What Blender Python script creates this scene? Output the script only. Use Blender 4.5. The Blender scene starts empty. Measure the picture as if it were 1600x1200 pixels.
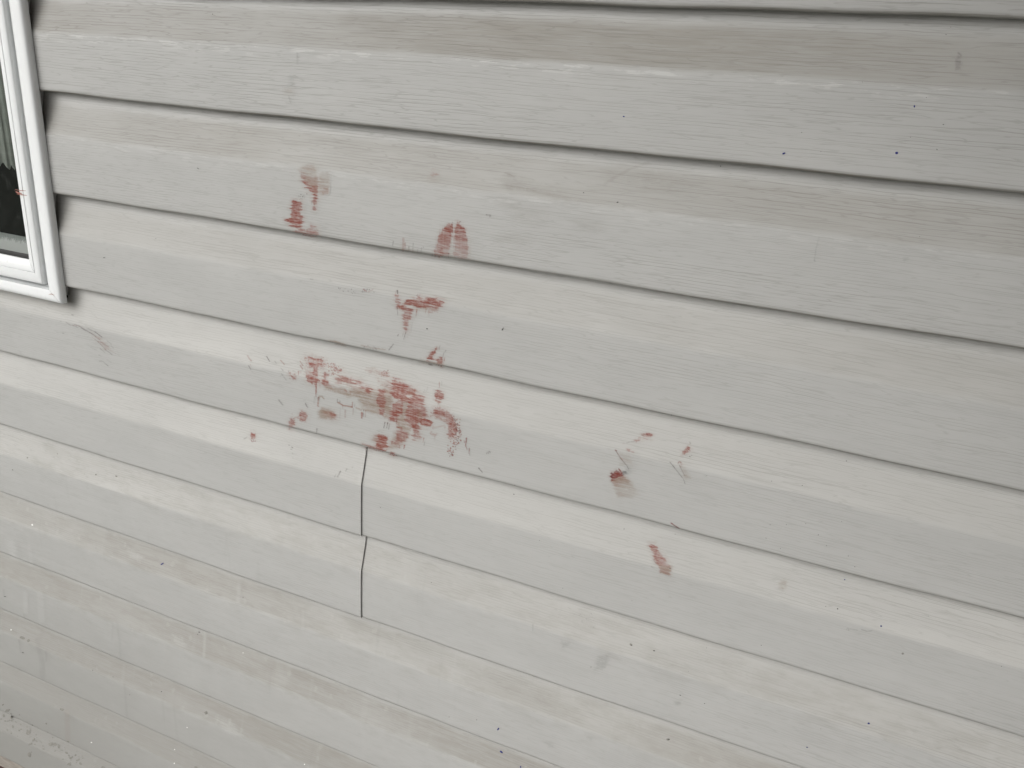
import bpy, bmesh, math, random
import numpy as np
from mathutils import Matrix, Vector

random.seed(7)
C = bpy.context.scene
COL = C.collection
S = 0.127            # one siding course, metres
Z0 = 1.65            # height of the topmost lap that is in view

# ------------------------------------------------------------------ camera
F = 1263.237         # focal length for a 1600 px wide picture
CAM = np.array([3.96494653, -6.09702826, -0.53735569])           # in courses
R3 = np.array([[0.91677698, 0.39372937, 0.06706074],              # camera right
               [0.19731062, -0.30049049, -0.93315271],            # camera down
               [-0.34725852, 0.86872473, -0.35316975]])           # camera forward
cam_data = bpy.data.cameras.new("camera")
cam = bpy.data.objects.new("camera", cam_data)
COL.objects.link(cam)
cam_data.sensor_width = 36.0
cam_data.lens = F / 1600.0 * 36.0
cam_data.clip_start = 0.02
cam_data.clip_end = 500.0
m = Matrix.Identity(4)
for r in range(3):
    m[r][0] = R3[0][r]
    m[r][1] = -R3[1][r]
    m[r][2] = -R3[2][r]
m[0][3], m[1][3], m[2][3] = CAM[0] * S, CAM[1] * S, CAM[2] * S + Z0
cam.matrix_world = m
C.camera = cam

# ------------------------------------------------------------------ sky and sun (overcast)
SUN_EL, SUN_AZ = math.radians(32), math.radians(222)              # azimuth clockwise from +Y (north); the wall faces -Y
world = bpy.data.worlds.new("World")
C.world = world
world.use_nodes = True
wt = world.node_tree
for n in list(wt.nodes):
    wt.nodes.remove(n)
w_out = wt.nodes.new("ShaderNodeOutputWorld")
w_bg = wt.nodes.new("ShaderNodeBackground")
w_sky = wt.nodes.new("ShaderNodeTexSky")
w_sky.sky_type = 'NISHITA'
w_sky.sun_disc = False
w_sky.sun_elevation = SUN_EL
w_sky.sun_rotation = SUN_AZ
w_sky.dust_density = 4.0
w_hsv = wt.nodes.new("ShaderNodeHueSaturation")
w_hsv.inputs["Saturation"].default_value = 0.10                   # cloud cover: a grey sky
w_bg.inputs["Strength"].default_value = 0.14
wt.links.new(w_sky.outputs[0], w_hsv.inputs["Color"])
wt.links.new(w_hsv.outputs[0], w_bg.inputs["Color"])
wt.links.new(w_bg.outputs[0], w_out.inputs["Surface"])

sun_data = bpy.data.lights.new("sun", 'SUN')
sun_data.energy = 0.5
sun_data.angle = math.radians(50)
sun_data.color = (1.0, 0.975, 0.94)
sun = bpy.data.objects.new("sun", sun_data)
COL.objects.link(sun)
sd = Vector((math.sin(SUN_AZ) * math.cos(SUN_EL), math.cos(SUN_AZ) * math.cos(SUN_EL), math.sin(SUN_EL)))
sun.rotation_euler = sd.to_track_quat('Z', 'Y').to_euler()
sun.location = (0, -4, 6)

C.view_settings.view_transform = 'Standard'
C.view_settings.look = 'None'
C.view_settings.gamma = 1.0
C.view_settings.exposure = 0.27
C.view_settings.use_curve_mapping = False
C.cycles.max_bounces = 6
C.cycles.transparent_max_bounces = 16

# ------------------------------------------------------------------ node helpers
class NT:
    def __init__(self, tree):
        self.t = tree
    def n(self, kind, **kw):
        nd = self.t.nodes.new(kind)
        for k, v in kw.items():
            setattr(nd, k, v)
        return nd
    def link(self, a, b):
        if isinstance(a, bpy.types.NodeSocket):
            self.t.links.new(a, b)
        else:
            b.default_value = a
    def math(self, op, a, b=0.0, c=0.0, clamp=False):
        nd = self.n("ShaderNodeMath", operation=op, use_clamp=clamp)
        self.link(a, nd.inputs[0]); self.link(b, nd.inputs[1])
        if op in ('MULTIPLY_ADD', 'COMPARE'):
            self.link(c, nd.inputs[2])
        return nd.outputs[0]
    def add(self, a, b): return self.math('ADD', a, b)
    def sub(self, a, b): return self.math('SUBTRACT', a, b)
    def mul(self, a, b): return self.math('MULTIPLY', a, b)
    def smooth(self, x, lo, hi, a=0.0, b=1.0):
        nd = self.n("ShaderNodeMapRange", interpolation_type='SMOOTHSTEP')
        for i, v in enumerate((x, lo, hi, a, b)):
            self.link(v, nd.inputs[i])
        return nd.outputs[0]
    def vec(self, x, y, z):
        nd = self.n("ShaderNodeCombineXYZ")
        for i, v in enumerate((x, y, z)):
            self.link(v, nd.inputs[i])
        return nd.outputs[0]
    def sep(self, v):
        nd = self.n("ShaderNodeSeparateXYZ"); self.link(v, nd.inputs[0])
        return nd.outputs
    def noise(self, v, detail=2.0, rough=0.5, scale=1.0):
        nd = self.n("ShaderNodeTexNoise", noise_dimensions='3D')
        self.link(v, nd.inputs["Vector"])
        nd.inputs["Scale"].default_value = scale
        nd.inputs["Detail"].default_value = detail
        nd.inputs["Roughness"].default_value = rough
        return nd.outputs[0]
    def mixc(self, fac, a, b):
        nd = self.n("ShaderNodeMix", data_type='RGBA')
        self.link(fac, nd.inputs[0])
        for v, s in ((a, nd.inputs[6]), (b, nd.inputs[7])):
            if isinstance(v, bpy.types.NodeSocket):
                self.t.links.new(v, s)
            else:
                s.default_value = (*v, 1.0)
        return nd.outputs[2]
    def mixf(self, fac, a, b):
        nd = self.n("ShaderNodeMix", data_type='FLOAT')
        self.link(fac, nd.inputs[0]); self.link(a, nd.inputs[2]); self.link(b, nd.inputs[3])
        return nd.outputs[0]
    def objattr(self, name):
        nd = self.n("ShaderNodeAttribute", attribute_type='OBJECT', attribute_name=name)
        return nd.outputs["Fac"]

def new_mat(name):
    mt = bpy.data.materials.new(name)
    mt.use_nodes = True
    for n in list(mt.node_tree.nodes):
        mt.node_tree.nodes.remove(n)
    nt = NT(mt.node_tree)
    out = nt.n("ShaderNodeOutputMaterial")
    return mt, nt, out

def principled(nt, color, rough, spec=0.3, normal=None):
    p = nt.n("ShaderNodeBsdfPrincipled")
    if isinstance(color, bpy.types.NodeSocket):
        nt.t.links.new(color, p.inputs["Base Color"])
    else:
        p.inputs["Base Color"].default_value = (*color, 1)
    nt.link(rough, p.inputs["Roughness"])
    p.inputs["Specular IOR Level"].default_value = spec
    if normal is not None:
        nt.t.links.new(normal, p.inputs["Normal"])
    return p

# embossed wood grain shared by the boards and by the paint that lies on them
def build_grain_group():
    g = bpy.data.node_groups.new("wood_grain", 'ShaderNodeTree')
    g.interface.new_socket("Line", in_out='OUTPUT', socket_type='NodeSocketFloat')
    g.interface.new_socket("Height", in_out='OUTPUT', socket_type='NodeSocketFloat')
    nt = NT(g)
    out = nt.n("NodeGroupOutput")
    geo = nt.n("ShaderNodeNewGeometry")
    X, Y, Z = nt.sep(geo.outputs["Position"])
    course = nt.math('FLOOR', nt.math('DIVIDE', nt.sub(Z0, Z), S))
    seed = nt.mul(course, 3.71)
    w1 = nt.noise(nt.vec(nt.mul(X, 2.6), nt.mul(Z, 16.0), seed), 1.0)
    w2 = nt.noise(nt.vec(nt.mul(X, 15.0), nt.mul(Z, 110.0), seed), 1.0)
    w3 = nt.noise(nt.vec(nt.mul(X, 85.0), nt.mul(Z, 140.0), seed), 1.0)
    zz = nt.add(Z, nt.add(nt.mul(nt.sub(w1, 0.5), 0.009), nt.add(nt.mul(nt.sub(w2, 0.5), 0.0030), nt.mul(nt.sub(w3, 0.5), 0.0009))))
    d = nt.math('ABSOLUTE', nt.sub(nt.math('FRACT', nt.mul(zz, 320.0)), 0.5))
    gate = nt.smooth(nt.noise(nt.vec(nt.mul(X, 10.0), nt.mul(zz, 170.0), nt.add(seed, 4.0)), 2.0, 0.6), 0.38, 0.60, 0.05, 1.0)
    line = nt.mul(nt.smooth(d, 0.02, 0.145, 1.0, 0.0), gate)
    n2 = nt.noise(nt.vec(nt.mul(X, 17.0), nt.mul(zz, 300.0), nt.add(seed, 9.3)), 1.0, 0.5)
    line = nt.math('MAXIMUM', line, nt.smooth(nt.math('ABSOLUTE', nt.sub(n2, 0.47)), 0.002, 0.035, 0.55, 0.0))
    area = nt.smooth(nt.noise(nt.vec(nt.mul(X, 2.2), nt.mul(Z, 14.0), nt.add(seed, 2.0)), 1.0), 0.35, 0.65, 0.60, 1.0)
    line = nt.mul(line, area)
    fine = nt.noise(nt.vec(nt.mul(X, 90.0), nt.mul(Z, 1000.0), seed), 2.0, 0.6)
    broad = nt.noise(nt.vec(nt.mul(X, 6.0), nt.mul(zz, 260.0), nt.add(seed, 1.0)), 2.0)
    h = nt.add(nt.mul(line, -0.62), nt.add(nt.mul(fine, 0.30), nt.mul(broad, 0.25)))
    nt.link(line, out.inputs[0]); nt.link(h, out.inputs[1])
    return g
GRAIN = build_grain_group()

def grain(nt):
    gn = nt.n("ShaderNodeGroup"); gn.node_tree = GRAIN
    return gn.outputs[0], gn.outputs[1]

def bump(nt, height, strength, dist):
    b = nt.n("ShaderNodeBump")
    b.inputs["Strength"].default_value = strength
    b.inputs["Distance"].default_value = dist
    nt.t.links.new(height, b.inputs["Height"])
    return b.outputs[0]

# ------------------------------------------------------------------ materials
def mat_siding(painted=False):
    mt, nt, out = new_mat("painted_siding" if painted else "vinyl_siding")
    geo = nt.n("ShaderNodeNewGeometry")
    X, Y, Z = nt.sep(geo.outputs["Position"])
    uv = nt.n("ShaderNodeUVMap"); uv.uv_map = "course"
    t = nt.sep(uv.outputs[0])[1]
    seed, dirt, blotch = nt.objattr("seed"), nt.objattr("dirt"), nt.objattr("blotch")
    scuff = nt.objattr("scuff")
    line, h = grain(nt)
    # clean vinyl with faint mottling
    mot = nt.noise(nt.vec(nt.mul(X, 9.0), nt.mul(Z, 22.0), seed), 4.0, 0.6)
    mot2 = nt.noise(nt.vec(nt.mul(X, 55.0), nt.mul(Z, 160.0), seed), 3.0, 0.6)
    clean = nt.mixc(mot, (0.430, 0.430, 0.418), (0.498, 0.496, 0.480))
    clean = nt.mixc(nt.smooth(mot2, 0.3, 0.75, 0.0, 0.16), clean, (0.40, 0.395, 0.38))
    # dust kept on the slope under each lap
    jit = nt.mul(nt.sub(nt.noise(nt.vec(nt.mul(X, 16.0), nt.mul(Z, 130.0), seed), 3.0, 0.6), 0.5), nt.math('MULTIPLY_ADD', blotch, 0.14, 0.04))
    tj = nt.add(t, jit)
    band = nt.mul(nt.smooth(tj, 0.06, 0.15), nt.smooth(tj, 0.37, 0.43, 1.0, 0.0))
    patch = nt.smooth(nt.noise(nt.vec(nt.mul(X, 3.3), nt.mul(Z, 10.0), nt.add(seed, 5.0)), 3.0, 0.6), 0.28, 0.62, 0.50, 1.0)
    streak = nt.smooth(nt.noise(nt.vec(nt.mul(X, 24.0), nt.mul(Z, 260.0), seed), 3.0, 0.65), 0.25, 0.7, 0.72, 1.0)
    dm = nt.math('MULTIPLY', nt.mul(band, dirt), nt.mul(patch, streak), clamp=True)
    warm = nt.noise(nt.vec(nt.mul(X, 4.0), nt.mul(Z, 12.0), nt.add(seed, 11.0)), 2.0)
    dcol = nt.mixc(warm, (0.282, 0.272, 0.246), (0.338, 0.316, 0.280))
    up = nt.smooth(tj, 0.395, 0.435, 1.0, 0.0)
    clean = nt.mixc(nt.mul(up, nt.mul(nt.objattr("slope_light"), nt.smooth(patch, 0.4, 1.0, 1.0, 0.55))), clean, (0.575, 0.565, 0.535))  # light caught by up-facing slopes, painted in as a pale dusty tone
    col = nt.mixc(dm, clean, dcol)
    # splash dirt, water runs and washed spots low on the wall
    bl = nt.noise(nt.vec(nt.mul(X, 26.0), nt.mul(Z, 60.0), nt.add(seed, 3.0)), 5.0, 0.65)
    wide = nt.mul(nt.smooth(tj, 0.04, 0.16), nt.smooth(tj, 0.36, 0.60, 1.0, 0.22))
    bm_ = nt.mul(nt.mul(nt.smooth(bl, 0.44, 0.66), blotch), wide)
    col = nt.mixc(nt.math('MULTIPLY', bm_, 0.75, clamp=True), col, (0.285, 0.268, 0.235))
    run = nt.noise(nt.vec(nt.mul(X, 46.0), nt.mul(Z, 2.4), nt.mul(seed, 1.7)), 3.0, 0.55)
    col = nt.mixc(nt.mul(nt.mul(nt.smooth(run, 0.60, 0.72), blotch), 0.40), col, (0.505, 0.505, 0.49))
    run2 = nt.noise(nt.vec(nt.mul(X, 62.0), nt.mul(Z, 5.0), nt.add(nt.mul(seed, 2.3), 8.0)), 2.0, 0.5)
    col = nt.mixc(nt.mul(nt.mul(nt.smooth(run2, 0.66, 0.76), blotch), 0.30), col, (0.24, 0.235, 0.215))
    vor = nt.n("ShaderNodeTexVoronoi", voronoi_dimensions='2D')
    warpv = nt.noise(nt.vec(nt.mul(X, 90.0), nt.mul(Z, 90.0), seed), 1.0)
    nt.link(nt.vec(nt.add(nt.mul(X, 42.0), nt.mul(warpv, 0.5)), nt.add(nt.mul(Z, 36.0), nt.mul(warpv, 0.4)), 0.0), vor.inputs["Vector"])
    vor.inputs["Scale"].default_value = 1.0
    rnd = nt.sep(vor.outputs["Color"])[0]
    spot = nt.mul(nt.smooth(vor.outputs["Distance"], 0.10, 0.17, 1.0, 0.0), nt.smooth(rnd, 0.70, 0.72))
    col = nt.mixc(nt.mul(nt.mul(spot, blotch), nt.mul(wide, 0.55)), col, (0.53, 0.525, 0.50))
    grimy_falloff = nt.mul(nt.smooth(nt.add(Z, nt.mul(nt.sub(mot, 0.5), 0.16)), 0.22, 1.0, 0.95, 0.0), nt.smooth(X, -0.7, 0.5, 1.0, 0.30))  # light falloff to the lower left painted into the colour, with grime
    col = nt.mixc(grimy_falloff, col, (0.292, 0.287, 0.270))
    # rubbed pale scuffs along the crease
    sc = nt.noise(nt.vec(nt.mul(X, 38.0), nt.mul(Z, 230.0), nt.add(seed, 6.0)), 4.0, 0.65)
    sb = nt.mul(nt.smooth(tj, 0.39, 0.43), nt.smooth(tj, 0.44, 0.52, 1.0, 0.0))
    col = nt.mixc(nt.mul(nt.mul(nt.smooth(sc, 0.54, 0.60), sb), scuff), col, (0.60, 0.60, 0.58))
    # grime and painted shade in the corner beside the window casing
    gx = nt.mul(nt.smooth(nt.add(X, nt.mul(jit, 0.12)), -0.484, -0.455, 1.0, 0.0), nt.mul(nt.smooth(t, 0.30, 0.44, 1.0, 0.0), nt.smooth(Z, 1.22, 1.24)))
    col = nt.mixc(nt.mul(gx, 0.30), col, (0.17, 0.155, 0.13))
    # dark lap line painted on the rolled lower edge, shade and grime together
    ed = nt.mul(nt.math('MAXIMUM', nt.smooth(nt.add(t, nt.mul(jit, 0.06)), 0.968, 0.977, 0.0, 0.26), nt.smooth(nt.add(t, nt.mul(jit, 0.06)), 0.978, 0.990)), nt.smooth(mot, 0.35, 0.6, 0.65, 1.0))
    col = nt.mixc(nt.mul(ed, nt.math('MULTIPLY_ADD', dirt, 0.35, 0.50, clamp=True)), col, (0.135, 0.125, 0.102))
    # dirt sits in the grain
    gl = nt.mul(line, nt.math('MULTIPLY_ADD', dm, 0.20, nt.math('MULTIPLY_ADD', nt.objattr("grain"), 0.44, 0.02)))
    col = nt.mixc(gl, col, (0.20, 0.19, 0.17))
    rough = nt.mixf(dm, 0.50, 0.75)
    if painted:                                                # dried paint or grime over the same vinyl
        at = nt.n("ShaderNodeAttribute", attribute_type='GEOMETRY', attribute_name="smear")
        fine = nt.noise(nt.vec(nt.mul(X, 160.0), nt.mul(Z, 900.0), 0.0), 2.0, 0.6)
        a = nt.mul(at.outputs["Alpha"], nt.math('MULTIPLY_ADD', line, -0.35, 1.0))
        a = nt.math('MULTIPLY', a, nt.smooth(fine, 0.25, 0.6, 0.68, 1.10), clamp=True)
        col = nt.mixc(a, col, at.outputs["Color"])
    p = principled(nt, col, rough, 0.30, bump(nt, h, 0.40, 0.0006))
    nt.t.links.new(p.outputs[0], out.inputs[0])
    return mt

def mat_plain(name, c1, c2, rough, scale=(20, 20, 20), spec=0.3, bump_s=0.0):
    mt, nt, out = new_mat(name)
    geo = nt.n("ShaderNodeNewGeometry")
    mp = nt.n("ShaderNodeMapping"); mp.inputs["Scale"].default_value = scale
    nt.t.links.new(geo.outputs["Position"], mp.inputs[0])
    n1 = nt.noise(mp.outputs[0], 4.0, 0.6)
    col = nt.mixc(nt.smooth(n1, 0.3, 0.7), c1, c2)
    nrm = bump(nt, n1, bump_s, 0.002) if bump_s else None
    p = principled(nt, col, rough, spec, nrm)
    nt.t.links.new(p.outputs[0], out.inputs[0])
    return mt

def mat_white():
    mt, nt, out = new_mat("white_vinyl")
    geo = nt.n("ShaderNodeNewGeometry")
    X, Y, Z = nt.sep(geo.outputs["Position"])
    n1 = nt.noise(nt.vec(nt.mul(X, 14), nt.mul(Y, 14), nt.mul(Z, 9)), 4.0, 0.6)
    n2 = nt.noise(nt.vec(nt.mul(X, 140), nt.mul(Y, 140), nt.mul(Z, 30)), 3.0, 0.6)
    col = nt.mixc(nt.smooth(n1, 0.35, 0.7, 0.0, 0.35), (0.83, 0.845, 0.845), (0.76, 0.77, 0.765))
    col = nt.mixc(nt.smooth(n2, 0.62, 0.8, 0.0, 0.35), col, (0.52, 0.51, 0.48))
    p = principled(nt, col, 0.38, 0.45, bump(nt, n2, 0.06, 0.0005))
    nt.t.links.new(p.outputs[0], out.inputs[0])
    return mt

def mat_glass():
    mt, nt, out = new_mat("dirty_glass")
    geo = nt.n("ShaderNodeNewGeometry")
    X, Y, Z = nt.sep(geo.outputs["Position"])
    fr = nt.n("ShaderNodeFresnel"); fr.inputs[0].default_value = 1.5
    gl = nt.n("ShaderNodeBsdfGlossy"); gl.inputs["Roughness"].default_value = 0.03
    tr = nt.n("ShaderNodeBsdfTransparent"); tr.inputs[0].default_value = (0.87, 0.89, 0.875, 1)
    mx = nt.n("ShaderNodeMixShader")
    nt.link(nt.mul(nt.mul(fr.outputs[0], 0.9), nt.sub(1.0, geo.outputs['Backfacing'])), mx.inputs[0])
    nt.t.links.new(tr.outputs[0], mx.inputs[1]); nt.t.links.new(gl.outputs[0], mx.inputs[2])
    # dried drips, specks and a misted band along the bottom
    zr = nt.add(Z, nt.mul(nt.sub(nt.noise(nt.vec(nt.mul(X, 150), 0.0, 2.0), 3.0, 0.7), 0.5), 0.022))
    mist = nt.smooth(zr, Z0 - 2.62 * S, Z0 - 2.57 * S, 0.55, 0.0)
    drip = nt.noise(nt.vec(nt.mul(X, 260), 0.0, nt.mul(Z, 26)), 3.0, 0.6)
    dr = nt.smooth(drip, 0.60, 0.75, 0.0, 0.16)
    sp = nt.noise(nt.vec(nt.mul(X, 420), 0.0, nt.mul(Z, 420)), 2.0, 0.5)
    dr = nt.math('MAXIMUM', dr, nt.smooth(sp, 0.70, 0.76, 0.0, 0.35))
    fac = nt.math('MAXIMUM', mist, nt.add(dr, 0.015), clamp=True)
    df = nt.n("ShaderNodeBsdfDiffuse"); df.inputs[0].default_value = (0.45, 0.47, 0.45, 1)
    mx2 = nt.n("ShaderNodeMixShader")
    nt.link(fac, mx2.inputs[0])
    nt.t.links.new(mx.outputs[0], mx2.inputs[1]); nt.t.links.new(df.outputs[0], mx2.inputs[2])
    nt.t.links.new(mx2.outputs[0], out.inputs[0])
    return mt

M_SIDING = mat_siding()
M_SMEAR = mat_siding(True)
M_WHITE = mat_white()
M_GLASS = mat_glass()
M_SEAL = mat_plain("black_gasket", (0.016, 0.016, 0.015), (0.03, 0.03, 0.028), 0.6)
M_SHEATH = mat_plain("dark_sheathing", (0.030, 0.027, 0.022), (0.05, 0.045, 0.036), 0.9)
M_REFLECTION = mat_plain("grey_green_reflection", (0.36, 0.368, 0.345), (0.46, 0.468, 0.44), 0.8, (6, 6, 60))
M_ROOM = mat_plain("dim_room", (0.006, 0.006, 0.006), (0.013, 0.013, 0.012), 0.9, (4, 4, 4))
M_BRICK = mat_plain("dark_red_brick", (0.060, 0.028, 0.024), (0.10, 0.045, 0.036), 0.85, (60, 60, 60), 0.2, 0.5)
M_BASE = mat_plain("weathered_base_strip", (0.24, 0.215, 0.19), (0.34, 0.31, 0.275), 0.8, (30, 30, 200), 0.2, 0.2)
M_GROUND = mat_plain("worn_ground", (0.42, 0.41, 0.39), (0.52, 0.51, 0.485), 0.9, (3, 3, 3), 0.2, 0.4)
M_SOFFIT = mat_plain("painted_soffit", (0.55, 0.54, 0.52), (0.62, 0.61, 0.59), 0.6, (8, 8, 8))
M_TIMBER = mat_plain("weathered_timber", (0.055, 0.048, 0.040), (0.10, 0.09, 0.078), 0.85, (40, 40, 3), 0.2, 0.3)
M_INK = mat_plain("blue_ink", (0.022, 0.026, 0.13), (0.035, 0.04, 0.20), 0.5, (400, 400, 400))
M_SPECK = mat_plain("dark_fleck", (0.05, 0.05, 0.052), (0.11, 0.105, 0.10), 0.6, (400, 400, 400))
M_MUD = mat_plain("dried_mud", (0.20, 0.195, 0.175), (0.28, 0.27, 0.245), 0.9, (300, 300, 300))
M_PALE = mat_plain("pale_fleck", (0.80, 0.80, 0.77), (0.86, 0.86, 0.84), 0.4, (300, 300, 300))

# ------------------------------------------------------------------ object helpers
def W(x, y, z):
    """courses -> metres"""
    return (x * S, y * S, z * S + Z0)

def empty(name, loc, label=None, cat=None, kind=None):
    o = bpy.data.objects.new(name, None)
    COL.objects.link(o)
    o.location = loc
    if label: o["label"] = label
    if cat: o["category"] = cat
    if kind: o["kind"] = kind
    return o

def obj(name, me, mat, parent=None, smooth=True):
    o = bpy.data.objects.new(name, me)
    COL.objects.link(o)
    if mat is not None:
        me.materials.append(mat)
    if smooth:
        me.polygons.foreach_set("use_smooth", [True] * len(me.polygons))
    if parent is not None:
        o.parent = parent
        o.matrix_parent_inverse = Matrix.Translation(-Vector(parent.location))
    return o

def mesh(name, verts, faces):
    me = bpy.data.meshes.new(name)
    me.from_pydata([tuple(v) for v in verts], [], faces)
    me.update()
    return me

def box_mesh(name, lo, hi, bev=0.0):
    bm = bmesh.new()
    bmesh.ops.create_cube(bm, size=1.0)
    for v in bm.verts:
        v.co = Vector([lo[i] + (v.co[i] + 0.5) * (hi[i] - lo[i]) for i in range(3)])
    if bev:
        bmesh.ops.bevel(bm, geom=bm.edges[:], offset=bev, segments=2, affect='EDGES', profile=0.5)
    me = bpy.data.meshes.new(name)
    bm.to_mesh(me); bm.free()
    return me

# ------------------------------------------------------------------ siding profile
RES = {0: (-0.00104, 0.00761, -0.01353), 1: (0.00055, -0.00303, -0.00125), 2: (0.0004, -0.00135, -0.00682),
       3: (-0.00026, 0.00072, 0.00127), 4: (0.00018, 0.00051, 0.00129), 5: (0.00037, 0.00071, -0.00288),
       6: (0.00084, 0.00322, -0.01023), 7: (0.00049, 0.00218, -0.00217), 8: (0.0009, 0.0060, 0.0050)}

def edge(k, x):
    """height of lap k (courses) at x: nearly level, each board a little wavy"""
    x = np.clip(np.asarray(x, float), -7.5, 7.0)
    a, b, c = RES.get(k, (0.0, 0.0, 0.0))
    w = 0.0035 * np.sin(x * 1.9 + k * 2.3) + 0.0022 * np.sin(x * 4.7 + k * 5.1)
    return -k + a * x * x + b * x + c + w

DEPTH = 0.104
PROF = [(-0.10, DEPTH + 0.012), (0.0, DEPTH), (0.06, 0.093), (0.13, 0.078), (0.20, 0.060), (0.27, 0.041),
        (0.34, 0.0215), (0.385, 0.0075), (0.405, 0.0028), (0.425, 0.0006), (0.45, 0.0), (0.55, 0.0), (0.72, -0.001),
        (0.90, 0.0), (0.960, 0.0004), (0.975, 0.0018), (0.986, 0.0055), (0.994, 0.011), (0.999, 0.020), (1.0, 0.034), (0.998, 0.05),
        (0.99, DEPTH - 0.004)]
PT = np.array([p[0] for p in PROF[:-1]]); PY = np.array([p[1] for p in PROF[:-1]])

WT = [0, .45, .55, .72, .90, .96, 1.0]
WV = [0, 0, .7, 1.0, .5, 0, 0]
def wave(k, x, t):
    """slow buckling of the flat part of a board"""
    return (0.0026 * np.sin(x * 1.3 + k * 1.9) + 0.0015 * np.sin(x * 3.1 + k)) * np.interp(t, WT, WV)
SEAM, LAP = 0.0, 0.015

def surf_y(x, z):
    """depth (courses) of the board face at wall position x, z, and the course number"""
    x = np.asarray(x, float); z = np.asarray(z, float)
    k = np.ceil(-z).astype(int)
    out_y = np.zeros_like(z); kk = k.copy(); tt = np.zeros_like(z)
    for d in (-1, 0, 1):
        for u in np.unique(k + d):
            top, bot = edge(int(u) - 1, x), edge(int(u), x)
            t = (top - z) / (top - bot)
            sel = (k + d == u) & (t >= 0) & (t < 1)
            out_y[sel] = np.interp(t[sel], PT, PY) + wave(u, x[sel], t[sel]) - (LAP * (x[sel] < SEAM) if u in (5, 6) else 0.0); kk[sel] = u; tt[sel] = t[sel]
    return out_y, kk, tt

def on_wall(u, v, lift=0.0):
    """sight lines of the survey photograph met with the board faces -> x, y, z in courses, course number"""
    u = np.asarray(u, float); v = np.asarray(v, float)
    d = np.stack([(u - 800) / F, (v - 600) / F, np.ones_like(u)], -1) @ R3
    y = np.zeros_like(u)
    for _ in range(9):
        tt = (y - CAM[1]) / d[..., 1]
        x = CAM[0] + tt * d[..., 0]; z = CAM[2] + tt * d[..., 2]
        ny, k, t = surf_y(x, z)
        y = 0.5 * y + 0.5 * ny
    return x, ny - lift, z, k, t

# ------------------------------------------------------------------ the wall
wall = empty("siding_wall", (0, 0, 0), "pale grey vinyl clapboard wall smeared with red paint", "wall", "thing")
WIN_X1, WIN_Z0 = -3.815, -3.19         # outer lower right corner of the window casing
XL, XR = -13.0, 12.0

BOARDS = {}
def board(k, x0, x1, t_cut=None, end_right=False, dirt=0.2, blotch=0.0, grain_=0.5, scuff=0.0, lift=0.0, seed=None, far_left=None):
    xs, x = [x0], x0
    while x < x1 - 1e-6:                                        # fine where the waviness can be seen
        x = min(x1, x + (0.055 if -7.4 < x < 7.0 else 0.4))
        xs.append(x)
    if t_cut is not None and x0 < WIN_X1 - 0.078 < x1:
        xs = sorted(xs + [WIN_X1 - 0.078, WIN_X1 - 0.0779])
    prof = list(PROF)
    verts, faces, uvs = [], [], []
    nr = len(prof)
    rr = random.Random(k * 31 + int(x0 * 10))
    for x in xs:
        top, bot = float(edge(k - 1, x)), float(edge(k, x))
        for (t, y) in prof:
            tt = t
            if t_cut is not None and x < WIN_X1 - 0.07795:
                tt = max(t, t_cut)
                y = float(np.interp(tt, PT, PY)) if t < t_cut else y
            zz = top + (bot - top) * tt
            verts.append(W(x, y - lift + float(wave(k, x, tt)), zz)); uvs.append((x * S, tt))
    for i in range(len(xs) - 1):
        for j in range(nr - 1):
            a = i * nr + j
            faces.append((a, a + 1, a + nr + 1, a + nr))
    if end_right:                      # cut end of an overlapping board: its thickness shows
        b0 = (len(xs) - 1) * nr
        m0 = len(verts)
        x = xs[-1]
        for q in range(nr):
            verts.append(verts[b0 + q]); uvs.append(uvs[b0 + q])
        top, bot = float(edge(k - 1, x)), float(edge(k, x))
        for (t, y) in prof:
            verts.append(W(x - .002, y + 0.008 - lift, top + (bot - top) * min(t, 0.985))); uvs.append((x * S, t))
        for j in range(nr - 2):
            faces.append((m0 + j, m0 + j + 1, m0 + nr + j + 1, m0 + nr + j))
    me = mesh("siding_board", verts, faces)
    uvl = me.uv_layers.new(name="course")
    for lp in me.loops:
        uvl.data[lp.index].uv = uvs[lp.vertex_index]
    o = obj("siding_board", me, M_SIDING, wall)
    o["seed"] = float(k * 1.37 + (0.61 if x0 > -1 else 0.0)) if seed is None else seed
    o["dirt"], o["blotch"], o["grain"], o["scuff"] = float(dirt), float(blotch), float(grain_), float(scuff)
    o["slope_light"] = float(SLOPE_LIGHT.get(k, 0.0))
    BOARDS.setdefault(k, []).append((x0, x1, o))
    return o

LEFT = WIN_X1 - 0.078
#        k: dirt blotch grain scuff
SLOPE_LIGHT = {1: .0, 2: .12, 3: .34, 4: .52, 5: .58, 6: .52, 7: .34, 8: .12, 9: .05, 10: .0, 11: .2}
BP = {-2: (.5, 0, .9, 0), -1: (.5, 0, .9, 0), 0: (.5, 0, 1.0, .1), 1: (.92, 0, 1.15, .55), 2: (.55, .03, 1.0, .30), 3: (.34, .03, .85, .05),
      4: (.16, .05, .75, 0), 5: (.12, .06, .70, 0), 6: (.30, .26, .70, 0), 7: (.62, .34, .58, 0), 8: (.82, .38, .48, 0),
      9: (.88, .42, .38, 0), 10: (.88, .44, .30, 0), 11: (1.0, .9, .25, 0)}
for k in range(-6, 12):
    d, b, g, s = BP.get(k, (.5, 0, .8, 0))
    kw = dict(dirt=d, blotch=b, grain_=g, scuff=s)
    if k in (5, 6):
        board(k, XL, SEAM, end_right=True, lift=LAP, **kw)
        board(k, SEAM - 0.25, XR, **kw)
    elif k <= 3:
        board(k, LEFT, XR, **kw)
    elif k == 4:
        board(k, XL, XR, t_cut=0.150, **kw)
    else:
        board(k, XL, XR, **kw)
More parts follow.
